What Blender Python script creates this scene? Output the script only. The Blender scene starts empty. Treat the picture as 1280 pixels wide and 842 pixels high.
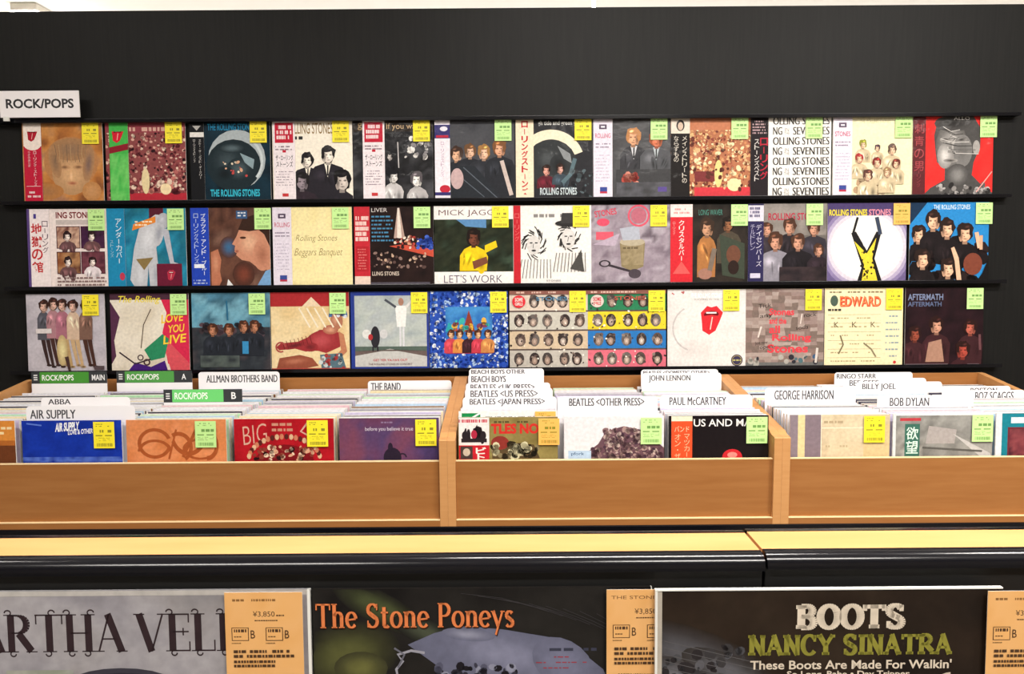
import bpy, bmesh, math, random
from mathutils import Vector, Matrix

# ------------------------------------------------------------------ camera
SC = bpy.context.scene
COL = SC.collection
F = 924.0                       # focal length in pixels of the 1280x842 frame
ZC = 1.5                        # eye height
PITCH = math.radians(5.5)
ROLL = 0.0075
R0 = Vector((1, 0, 0)); U0 = Vector((0, math.sin(PITCH), math.cos(PITCH)))
FWD = Vector((0, math.cos(PITCH), -math.sin(PITCH)))
RC = R0 * math.cos(ROLL) - U0 * math.sin(ROLL)
UC = R0 * math.sin(ROLL) + U0 * math.cos(ROLL)
cam_data = bpy.data.cameras.new('camera')
cam_data.sensor_width = 36.0
cam_data.lens = 36.0 * F / 1280.0
cam_data.clip_start = 0.05
cam = bpy.data.objects.new('camera', cam_data)
M = Matrix.Identity(4)
for i in range(3):
    M[i][0] = RC[i]; M[i][1] = UC[i]; M[i][2] = -FWD[i]
M[2][3] = ZC
cam.matrix_world = M
COL.objects.link(cam)
SC.camera = cam


def at(px, py, Y):
    """a measured point of the photograph on the vertical plane at distance Y"""
    d = FWD * F + RC * (px - 640.0) + UC * (421.0 - py)
    return Vector((0, 0, ZC)) + d * (Y / d.y)


# ------------------------------------------------------------------ light
vs = SC.view_settings
vs.view_transform = 'Standard'
vs.look = 'None'
vs.exposure = 0.0
vs.gamma = 1.0
vs.use_curve_mapping = False
world = bpy.data.worlds.new('world')
SC.world = world
world.use_nodes = True
world.node_tree.nodes['Background'].inputs[0].default_value = (1.0, 0.97, 0.93, 1)
world.node_tree.nodes['Background'].inputs[1].default_value = 0.12
CEIL_Z = 3.3


def ceiling_panel(x, y, sx, sy, watts, color=(1.0, 0.95, 0.88)):
    ld = bpy.data.lights.new('ceiling_panel_light', 'AREA')
    ld.shape = 'RECTANGLE'
    ld.size = sx; ld.size_y = sy
    ld.energy = watts
    ld.color = color
    o = bpy.data.objects.new('ceiling_panel_light', ld)
    o.location = (x, y, CEIL_Z - 0.05)
    COL.objects.link(o)


for (lx, ly, sx, sy, w) in ((-2.4, 0.9, 1.2, 0.12, 30), (0.4, 1.0, 1.2, 0.12, 66), (2.2, 0.9, 1.2, 0.12, 80),
                            (-1.2, -0.9, 1.2, 0.3, 54), (1.0, -0.9, 1.2, 0.3, 76), (3.2, -0.6, 1.2, 0.3, 76),
                            (-3.0, 5.0, 1.2, 1.2, 450), (0.0, 5.0, 1.2, 1.2, 450), (3.0, 5.0, 1.2, 1.2, 450)):  # last row: unseen lamps added to whiten the room behind
    ceiling_panel(lx, ly, sx, sy, w, (1.0, 0.99, 0.97) if ly > 3 else (1.0, 0.95, 0.89))

# ------------------------------------------------------------------ helpers


def lin(h):
    h = h.lstrip('#')
    o = []
    for i in (0, 2, 4):
        c = int(h[i:i + 2], 16) / 255.0
        o.append(c / 12.92 if c <= 0.04045 else ((c + 0.055) / 1.055) ** 2.4)
    return tuple(o)


def mat(name, color, rough=0.5, metal=0.0, coat=0.0, coat_rough=0.1, spec=0.5):
    m = bpy.data.materials.new(name)
    m.use_nodes = True
    b = m.node_tree.nodes['Principled BSDF']
    if isinstance(color, str):
        color = lin(color)
    b.inputs['Base Color'].default_value = (*color, 1)
    b.inputs['Roughness'].default_value = rough
    b.inputs['Metallic'].default_value = metal
    b.inputs['Coat Weight'].default_value = coat
    b.inputs['Coat Roughness'].default_value = coat_rough
    b.inputs['Specular IOR Level'].default_value = spec
    return m


def noise_col(m, c1, c2, scale=(1, 1, 1), nscale=8.0, detail=5.0, rough_var=0.0, bump=0.0, lo=0.3, hi=0.7):
    nt = m.node_tree; N = nt.nodes; L = nt.links
    b = N['Principled BSDF']
    tc = N.new('ShaderNodeTexCoord'); mp = N.new('ShaderNodeMapping')
    mp.inputs['Scale'].default_value = scale
    L.new(tc.outputs['Object'], mp.inputs['Vector'])
    no = N.new('ShaderNodeTexNoise')
    no.inputs['Scale'].default_value = nscale
    no.inputs['Detail'].default_value = detail
    L.new(mp.outputs['Vector'], no.inputs['Vector'])
    cr = N.new('ShaderNodeValToRGB')
    cr.color_ramp.elements[0].position = lo; cr.color_ramp.elements[1].position = hi
    cr.color_ramp.elements[0].color = (*lin(c1), 1); cr.color_ramp.elements[1].color = (*lin(c2), 1)
    L.new(no.outputs['Fac'], cr.inputs['Fac'])
    L.new(cr.outputs['Color'], b.inputs['Base Color'])
    if bump:
        bp = N.new('ShaderNodeBump'); bp.inputs['Strength'].default_value = bump
        bp.inputs['Distance'].default_value = 0.002
        L.new(no.outputs['Fac'], bp.inputs['Height'])
        L.new(bp.outputs['Normal'], b.inputs['Normal'])
    return m


WOOD = noise_col(mat('birch_wood', '#c08040', 0.42, spec=0.3), '#9a6434', '#a46e3d', (1.2, 6, 14), 5.0, 6.0)
WOOD_LIGHT = noise_col(mat('pale_wood_edge', '#d29a55', 0.45, spec=0.3), '#c58d56', '#cd9761', (1.2, 8, 14), 5.0, 5.0)
BLACK = noise_col(mat('black_laminate', '#1c1b1a', 0.5, spec=0.18), '#131313', '#1a1a19', (40, 40, 1.5), 3.0, 4.0)
RAILM = mat('black_anodised_metal', '#0b0b0c', 0.32, 0.0)
GLOSSB = mat('glossy_black_edging', '#0c0c11', 0.17, spec=0.36)
LIT_EDGE = mat('painted_edge_highlight', '#ecd0a0', 0.4)  # cream colour holds the highlight along the upward-facing bin edges
DARK = mat('black_carcass', '#0a0a0a', 0.6)
WHITEP = mat('white_paint', '#f1efeb', 0.7)
SIGNW = mat('white_sign_plastic', '#f2eef0', 0.35)
SILVER = mat('brushed_steel', '#c9c9cc', 0.3, 0.9)
CLEAR = mat('clear_plastic_edge', '#e9e9e4', 0.15, 0.0, 0.5)
FLOORM = noise_col(mat('floor_vinyl', '#6a655e', 0.5), '#625d56', '#746e66', (1, 1, 1), 6.0, 4.0)

# printed card: colour comes from the print itself (a colour attribute), under thin clear plastic
PRINT = mat('printed_card_in_plastic', '#ffffff', 0.5, 0.0, 0.07, 0.12, 0.12)
nt = PRINT.node_tree
a_ = nt.nodes.new('ShaderNodeAttribute'); a_.attribute_name = 'ink'
gr_ = nt.nodes.new('ShaderNodeTexNoise'); gr_.inputs['Scale'].default_value = 90.0; gr_.inputs['Detail'].default_value = 6.0
mr_ = nt.nodes.new('ShaderNodeMapRange')
mr_.inputs['From Min'].default_value = 0.3; mr_.inputs['From Max'].default_value = 0.7
mr_.inputs['To Min'].default_value = 0.87; mr_.inputs['To Max'].default_value = 1.08
mx_ = nt.nodes.new('ShaderNodeMix'); mx_.data_type = 'RGBA'; mx_.blend_type = 'MULTIPLY'; mx_.inputs['Factor'].default_value = 1.0
nt.links.new(gr_.outputs['Fac'], mr_.inputs['Value'])
nt.links.new(a_.outputs['Color'], mx_.inputs['A']); nt.links.new(mr_.outputs['Result'], mx_.inputs['B'])
nt.links.new(mx_.outputs['Result'], nt.nodes['Principled BSDF'].inputs['Base Color'])
tc_ = nt.nodes.new('ShaderNodeTexCoord')
no_ = nt.nodes.new('ShaderNodeTexNoise'); no_.inputs['Scale'].default_value = 14.0; no_.inputs['Detail'].default_value = 2.0
bp_ = nt.nodes.new('ShaderNodeBump'); bp_.inputs['Strength'].default_value = 0.5; bp_.inputs['Distance'].default_value = 0.01
nt.links.new(tc_.outputs['Object'], no_.inputs['Vector']); nt.links.new(tc_.outputs['Object'], gr_.inputs['Vector'])
nt.links.new(no_.outputs['Fac'], bp_.inputs['Height'])
nt.links.new(bp_.outputs['Normal'], nt.nodes['Principled BSDF'].inputs['Coat Normal'])
PAPER = mat('matt_printed_paper', '#ffffff', 0.6)
nt = PAPER.node_tree
a_ = nt.nodes.new('ShaderNodeAttribute'); a_.attribute_name = 'ink'
nt.links.new(a_.outputs['Color'], nt.nodes['Principled BSDF'].inputs['Base Color'])


def tag(o, label=None, cat=None, group=None, kind=None):
    if label: o['label'] = label
    if cat: o['category'] = cat
    if group: o['group'] = group
    if kind: o['kind'] = kind
    return o


def link(name, me, parent=None, loc=(0, 0, 0), rot=(0, 0, 0)):
    o = bpy.data.objects.new(name, me)
    COL.objects.link(o)
    o.location = loc
    o.rotation_euler = rot
    if parent is not None: o.parent = parent
    return o


def empty(name, loc=(0, 0, 0), rot=(0, 0, 0)):
    o = link(name, None, None, loc, rot)
    o.empty_display_size = 0.05
    return o


def box_bm(bm, x0, y0, z0, x1, y1, z1, bevel=0.0):
    vs_ = [bm.verts.new(p) for p in ((x0, y0, z0), (x1, y0, z0), (x1, y1, z0), (x0, y1, z0),
                                     (x0, y0, z1), (x1, y0, z1), (x1, y1, z1), (x0, y1, z1))]
    fs = [bm.faces.new([vs_[i] for i in f]) for f in ((3, 2, 1, 0), (4, 5, 6, 7), (0, 1, 5, 4), (1, 2, 6, 5), (2, 3, 7, 6), (3, 0, 4, 7))]
    if bevel:
        es = list({e for f in fs for e in f.edges})
        bmesh.ops.bevel(bm, geom=es, offset=bevel, segments=2, profile=0.5, affect='EDGES')


def mesh_of(bm, name, material):
    me = bpy.data.meshes.new(name)
    bm.to_mesh(me); bm.free()
    me.materials.append(material)
    return me


def box(name, a, b, material, parent=None, bevel=0.002, loc=(0, 0, 0)):
    bm = bmesh.new()
    box_bm(bm, min(a[0], b[0]), min(a[1], b[1]), min(a[2], b[2]), max(a[0], b[0]), max(a[1], b[1]), max(a[2], b[2]), bevel)
    return link(name, mesh_of(bm, name, material), parent, loc)


def prism_x(name, prof, x0, x1, material, parent=None):
    """profile of (y, z) points swept along x"""
    bm = bmesh.new()
    A = [bm.verts.new((x0, y, z)) for y, z in prof]
    B = [bm.verts.new((x1, y, z)) for y, z in prof]
    n = len(prof)
    for i in range(n):
        bm.faces.new((A[i], A[(i + 1) % n], B[(i + 1) % n], B[i]))
    bm.faces.new(A[::-1]); bm.faces.new(B)
    bmesh.ops.recalc_face_normals(bm, faces=bm.faces[:])
    return link(name, mesh_of(bm, name, material), parent)


# ------------------------------------------------------------------ printing
_text_cache = {}


def text_polys(s, bold=0.0):
    k = (s, bold)
    if k in _text_cache: return _text_cache[k]
    c = bpy.data.curves.new('type', 'FONT')
    c.body = s
    c.resolution_u = 3
    c.offset = bold
    c.fill_mode = 'FRONT'
    o = bpy.data.objects.new('type', c)
    COL.objects.link(o)
    bpy.context.view_layer.update()
    ev = o.evaluated_get(bpy.context.evaluated_depsgraph_get())
    m = ev.to_mesh()
    pts = [(v.co.x, v.co.y) for v in m.vertices]
    polys = [tuple(p.vertices) for p in m.polygons]
    ev.to_mesh_clear()
    bpy.data.objects.remove(o)
    bpy.data.curves.remove(c)
    xs = [p[0] for p in pts] or [0, 1]; ys = [p[1] for p in pts] or [0, 1]
    r = (pts, polys, (min(xs), min(ys), max(xs), max(ys)))
    _text_cache[k] = r
    return r


def vnoise(x, y, seed):
    def h(i, j):
        n = (i * 374761393 + j * 668265263 + seed * 1442695041) & 0xffffffff
        n = ((n ^ (n >> 13)) * 1274126177) & 0xffffffff
        return ((n ^ (n >> 16)) & 0xffff) / 65535.0
    i, j = math.floor(x), math.floor(y)
    fx, fy = x - i, y - j
    fx = fx * fx * (3 - 2 * fx); fy = fy * fy * (3 - 2 * fy)
    a = h(i, j) * (1 - fx) + h(i + 1, j) * fx
    b = h(i, j + 1) * (1 - fx) + h(i + 1, j + 1) * fx
    return a * (1 - fy) + b * fy


class Art:
    """A printed face in unit coordinates (u right, v up); layers of ink lie one above the other."""

    def __init__(self, W, H, base='#ffffff', t=0.004, clip=True, edge='#e6e3de'):
        self.W, self.H, self.t = W, H, t
        self.v = []; self.f = []; self.c = []
        self.k = 0
        self.clip = clip
        b = lin(base)
        # solid card body: x centred, z from 0, front at y=0, back at y=t
        self.front(((0, 0), (1, 0), (1, 1), (0, 1)), base)
        w = W / 2
        P = [(-w, 0, 0), (w, 0, 0), (w, 0, H), (-w, 0, H), (-w, t, 0), (w, t, 0), (w, t, H), (-w, t, H)]
        n = len(self.v)
        self.v += P
        e = lin(edge)
        for q in ((1, 5, 6, 2), (0, 3, 7, 4), (3, 2, 6, 7), (0, 4, 5, 1), (4, 7, 6, 5)):
            self.f.append(tuple(n + i for i in q)); self.c.append([e if q != (4, 7, 6, 5) else b] * 4)

    def _add(self, pts, polys, cols):
        """pts in uv"""
        y = -0.00003 * self.k
        self.k += 1
        n = len(self.v)
        for u, v in pts:
            if self.clip:
                u = min(max(u, 0.0), 1.0); v = min(max(v, 0.0), 1.0)
            self.v.append(((u - 0.5) * self.W, y, v * self.H))
        for i, p in enumerate(polys):
            self.f.append(tuple(n + j for j in p))
            self.c.append([cols[j] for j in p] if isinstance(cols, list) else [cols] * len(p))

    def front(self, pts, col):
        self._add(pts, [tuple(range(len(pts)))], lin(col)); return self

    poly = front

    def rect(self, u0, v0, u1, v1, col):
        return self.front(((u0, v0), (u1, v0), (u1, v1), (u0, v1)), col)

    def ell(self, cu, cv, ru, rv, col, rot=0.0, n=20):
        c, s = math.cos(rot), math.sin(rot)
        pts = []
        for i in range(n):
            a = 2 * math.pi * i / n
            x, y = ru * math.cos(a), rv * math.sin(a)
            pts.append((cu + x * c - y * s, cv + x * s + y * c))
        return self.front(pts, col)

    def ring(self, cu, cv, r0, r1, a0, a1, col, n=24, asp=1.0):
        pts = []; polys = []
        for i in range(n + 1):
            a = math.radians(a0 + (a1 - a0) * i / n)
            for r in (r0, r1):
                pts.append((cu + r * math.cos(a), cv + r * asp * math.sin(a)))
        for i in range(n):
            polys.append((2 * i, 2 * i + 1, 2 * i + 3, 2 * i + 2))
        self._add(pts, polys, lin(col)); return self

    def line(self, pts, w, col, w1=None):
        P = []; polys = []
        asp = self.W / self.H
        n = len(pts)
        for i, (u, v) in enumerate(pts):
            a = pts[max(i - 1, 0)]; b = pts[min(i + 1, n - 1)]
            dx, dy = b[0] - a[0], (b[1] - a[1]) / asp
            l = math.hypot(dx, dy) or 1.0
            ww = (w if w1 is None else w + (w1 - w) * i / max(n - 1, 1)) / 2
            P += [(u - dy / l * ww, v + dx / l * ww * asp), (u + dy / l * ww, v - dx / l * ww * asp)]
        for i in range(n - 1):
            polys.append((2 * i + 1, 2 * i + 3, 2 * i + 2, 2 * i))
        self._add(P, polys, lin(col)); return self

    def text(self, s, u0, v0, u1, v1, col, bold=0.0, slant=0.0, rot=0.0):
        pts, polys, (x0, y0, x1, y1) = text_polys(s, bold)
        sx = (u1 - u0) / max(x1 - x0, 1e-6); sy = (v1 - v0) / max(y1 - y0, 1e-6)
        q = [(u0 + (x - x0) * sx + slant * (y - y0) * sy, v0 + (y - y0) * sy) for x, y in pts]
        if rot:
            cu, cv = (u0 + u1) / 2, (v0 + v1) / 2
            c, s_ = math.cos(rot), math.sin(rot)
            q = [(cu + (u - cu) * c - (v - cv) * s_, cv + (u - cu) * s_ + (v - cv) * c) for u, v in q]
        if polys: self._add(q, polys, lin(col))
        return self

    def vtext(self, s, uc, vtop, size, col, bold=0.0, pitch=1.1, asp=None):
        """vertical Japanese setting; size is the character height in v"""
        asp = self.H / self.W if asp is None else asp
        w = size * asp
        v = vtop
        for ch in s:
            if ch == ' ':
                v -= size * 0.5; continue
            if ch in 'ー・':
                if ch == 'ー': self.rect(uc - w * 0.06, v - size * 0.9, uc + w * 0.06, v - size * 0.1, col)
                else: self.ell(uc, v - size * 0.5, w * 0.12, size * 0.12, col, n=8)
            else:
                self.text(ch, uc - w / 2, v - size, uc + w / 2, v, col, bold)
            v -= size * pitch
        return self

    def cloud(self, u0, v0, u1, v1, cols, n=22, scale=5.0, seed=1, sharp=1.6):
        pal = [lin(c) for c in cols]
        pts = []; cc = []; polys = []
        for j in range(n + 1):
            for i in range(n + 1):
                u = u0 + (u1 - u0) * i / n; v = v0 + (v1 - v0) * j / n
                t = 0.65 * vnoise(u * scale, v * scale, seed) + 0.35 * vnoise(u * scale * 2.7, v * scale * 2.7, seed + 7)
                t = min(max((t - 0.5) * sharp + 0.5, 0.0), 0.9999) * (len(pal) - 1)
                k = int(t); fr = t - k
                cc.append(tuple(pal[k][q] * (1 - fr) + pal[min(k + 1, len(pal) - 1)][q] * fr for q in range(3)))
                pts.append((u, v))
        for j in range(n):
            for i in range(n):
                a = j * (n + 1) + i
                polys.append((a, a + 1, a + n + 2, a + n + 1))
        self._add(pts, polys, cc); return self

    def soft(self, cu, cv, ru, rv, c0, c1, rot=0.0, n=18):
        """patch whose printed tone runs from c0 at the middle to c1 at the rim"""
        a, b = lin(c0), lin(c1)
        pts = [(cu, cv)]; cc = [a]; polys = []
        c, s = math.cos(rot), math.sin(rot)
        for k in (1, 2, 3):
            q = k / 3.0; t = q * q * (3 - 2 * q)
            for i in range(n):
                an = 2 * math.pi * i / n
                x, y = ru * q * math.cos(an), rv * q * math.sin(an)
                pts.append((cu + x * c - y * s, cv + x * s + y * c))
                cc.append(tuple(a[j] * (1 - t) + b[j] * t for j in range(3)))
        for i in range(n):
            j = (i + 1) % n
            polys.append((0, 1 + i, 1 + j))
            for k in (0, 1):
                polys.append((1 + k * n + i, 1 + (k + 1) * n + i, 1 + (k + 1) * n + j, 1 + k * n + j))
        self._add(pts, polys, cc); return self

    def mosaic(self, u0, v0, u1, v1, nx, ny, cols, seed=1, jit=0.35):
        r = random.Random(seed)
        pal = [lin(c) for c in cols]
        gx = [[(i + (r.uniform(-jit, jit) if 0 < i < nx else 0)) / nx for i in range(nx + 1)] for j in range(ny + 1)]
        gy = [[(j + (r.uniform(-jit, jit) if 0 < j < ny else 0)) / ny for i in range(nx + 1)] for j in range(ny + 1)]
        pts = []; polys = []; fc = []
        for j in range(ny):
            for i in range(nx):
                b = len(pts)
                for (a, c) in ((i, j), (i + 1, j), (i + 1, j + 1), (i, j + 1)):
                    pts.append((u0 + (u1 - u0) * gx[c][a], v0 + (v1 - v0) * gy[c][a]))
                polys.append((b, b + 1, b + 2, b + 3))
                fc += [r.choice(pal)] * 4
        self._add(pts, polys, fc); return self

    def blobs(self, u0, v0, u1, v1, n, r0, r1, cols, seed=1):
        r = random.Random(seed)
        pal = [lin(c) for c in cols]
        pts = []; polys = []; fc = []
        for _ in range(n):
            cu, cv, ra = r.uniform(u0, u1), r.uniform(v0, v1), r.uniform(r0, r1)
            rb = ra * r.uniform(0.5, 1.5); ro = r.uniform(0, 3.1)
            c = r.choice(pal); b = len(pts)
            for i in range(8):
                a = math.pi * i / 4
                x, y = ra * math.cos(a), rb * math.sin(a)
                pts.append((cu + x * math.cos(ro) - y * math.sin(ro), cv + x * math.sin(ro) + y * math.cos(ro)))
            polys.append(tuple(range(b, b + 8))); fc += [c] * 8
        self._add(pts, polys, fc); return self

    def scrib(self, u0, v0, u1, v1, rows, col, seed=1, dens=0.75, w=0.5):
        """rows of small unreadable printing"""
        r = random.Random(seed)
        pts = []; polys = []
        dv = max(abs(v1 - v0), 0.004) / rows
        for k in range(rows):
            v = v0 + dv * (k + 0.25)
            u = u0
            end = u1 - (u1 - u0) * r.uniform(0, 0.25)
            while u < end:
                l = r.uniform(0.3, 1.2) * dv
                if r.random() < dens:
                    b = len(pts)
                    pts += [(u, v), (min(u + l, u1), v), (min(u + l, u1), v + dv * w), (u, v + dv * w)]
                    polys.append((b, b + 1, b + 2, b + 3))
                u += l + 0.25 * dv
        if polys: self._add(pts, polys, lin(col))
        return self

    def person(self, u, v, s, skin, hair, cloth, drop=2.4, wide=1.0, shirt=None):
        """bust of a generic sitter in printed halftone patches: chin at (u, v), head height s"""
        r = random.Random(int(u * 977 + v * 3571 + s * 7919))
        def mix(c, k):
            q = [int(c[i:i + 2], 16) for i in (1, 3, 5)]
            return '#%02x%02x%02x' % tuple(int(min(max(x * k, 0), 255)) for x in q)
        w = s * 0.95 * wide
        tl = r.uniform(-.12, .12) * s
        def rough(cu, cv, ru, rv, col, n=16, am=.14):
            pts = []
            for i in range(n):
                a = 2 * math.pi * i / n; k = 1 + r.uniform(-am, am)
                pts.append((cu + ru * k * math.cos(a), cv + rv * k * math.sin(a)))
            self.poly(pts, col)
        self.poly(((u - w * 1.05, v - s * drop), (u + w * .95, v - s * drop), (u + w * 1.05, v - s * 0.7), (u + w * 0.8, v - s * 0.3), (u + s * 0.2, v - s * 0.04),
                   (u - s * 0.2, v - s * 0.02), (u - w * 0.7, v - s * 0.22), (u - w * 1.02, v - s * 0.62)), cloth)
        self.soft(u - w * .4, v - s * .75, w * .5, s * .45, mix(cloth, 1.45), cloth).soft(u + w * .55, v - s * 1.1, w * .35, s * .7, mix(cloth, .6), cloth)
        for k in range(4):
            a = u + w * r.uniform(-.8, .8); b = v - s * r.uniform(.4, .9)
            self.soft(a, b - s * .4, s * r.uniform(.06, .16), s * r.uniform(.3, .6), mix(cloth, r.choice((.55, .7, 1.4, 1.7))), cloth, r.uniform(-.5, .5), 10)
        if shirt:
            self.poly(((u - s * 0.22, v - s * 0.05), (u - s * .02, v - s * 0.9), (u + s * 0.2, v - s * 0.05)), shirt)
            self.line(((u, v - s * .15), (u - s * .02, v - s * .8)), s * .09, mix(cloth, .7))
        u += tl * .4
        rough(u, v + s * 0.55, s * 0.47, s * 0.56, hair)
        self.rect(u - s * 0.15, v - s * 0.14, u + s * 0.13, v + s * 0.2, mix(skin, .72))
        rough(u, v + s * 0.43, s * 0.32, s * 0.42, skin, 14, .05)
        sd = r.choice((-1, 1))
        self.soft(u - sd * s * .08, v + s * .42, s * .24, s * .36, mix(skin, 1.16), skin, 0, 12)
        self.soft(u + sd * s * .24, v + s * .36, s * .12, s * .36, mix(skin, .5), mix(skin, .86), 0, 12)
        rough(u + sd * s * .06, v + s * .86, s * .36, s * .19, hair, 14, .2)
        rough(u - sd * s * .32, v + s * .62, s * .09, s * .26, hair, 10, .2)
        rough(u + sd * s * .33, v + s * .6, s * .1, s * .32, hair, 10, .2)
        self.soft(u - sd * s * .12, v + s * .86, s * .18, s * .1, mix(hair, 2.1), mix(hair, 1.1), .3, 10)
        for q in (-1, 1):
            self.soft(u + q * s * .14 + tl * .2, v + s * .49, s * .1, s * .06, mix(skin, .28), mix(skin, .9), 0, 9)
        self.soft(u + sd * s * .05 + tl * .3, v + s * .3, s * .06, s * .05, mix(skin, .5), mix(skin, .95), 0, 9)
        self.soft(u + tl * .2, v + s * 0.17, s * .13, s * .04, mix(skin, .4), mix(skin, .92), 0, 9)
        return self

    def tongue(self, u, v, s, red='#d8202c', dark='#5a0a12'):
        """open red lips with a tongue: small printed mark"""
        q = self.W / self.H
        k0 = self.k
        n0 = len(self.v)
        self.poly(((u - s * .5, v + s * .3), (u - s * .2, v + s * .62), (u, v + s * .55), (u + s * .25, v + s * .62), (u + s * .55, v + s * .3),
                   (u + s * .4, v - s * .1), (u + s * .2, v - s * .55), (u - s * .1, v - s * .75), (u - s * .42, v - s * .55), (u - s * .45, v - s * .1)), red)
        self.ell(u, v + s * .22, s * .36, s * .16, dark, 0.05, n=12)
        self.rect(u - s * .24, v + s * .26, u + s * .24, v + s * .33, '#f4eee8')
        self.poly(((u - s * .34, v + s * .15), (u, v + s * .2), (u + s * .34, v + s * .15), (u + s * .16, v - s * .5), (u - s * .1, v - s * .7), (u - s * .36, v - s * .5)), red)
        self.line(((u + s * .05, v + s * .1), (u - s * .05, v - s * .5)), s * .05, '#f4c8c0')
        for i in range(n0, len(self.v)):
            x, y, z = self.v[i]
            self.v[i] = (x, y, v * self.H + (z - v * self.H) * q)
        return self

    def mesh(self, name, material=None):
        me = bpy.data.meshes.new(name)
        me.from_pydata(self.v, [], self.f)
        at_ = me.color_attributes.new('ink', 'FLOAT_COLOR', 'CORNER')
        buf = []
        for cs in self.c:
            for c in cs: buf += [c[0], c[1], c[2], 1.0]
        at_.data.foreach_set('color', buf)
        me.materials.append(material or PRINT)
        me.update()
        return me


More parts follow.
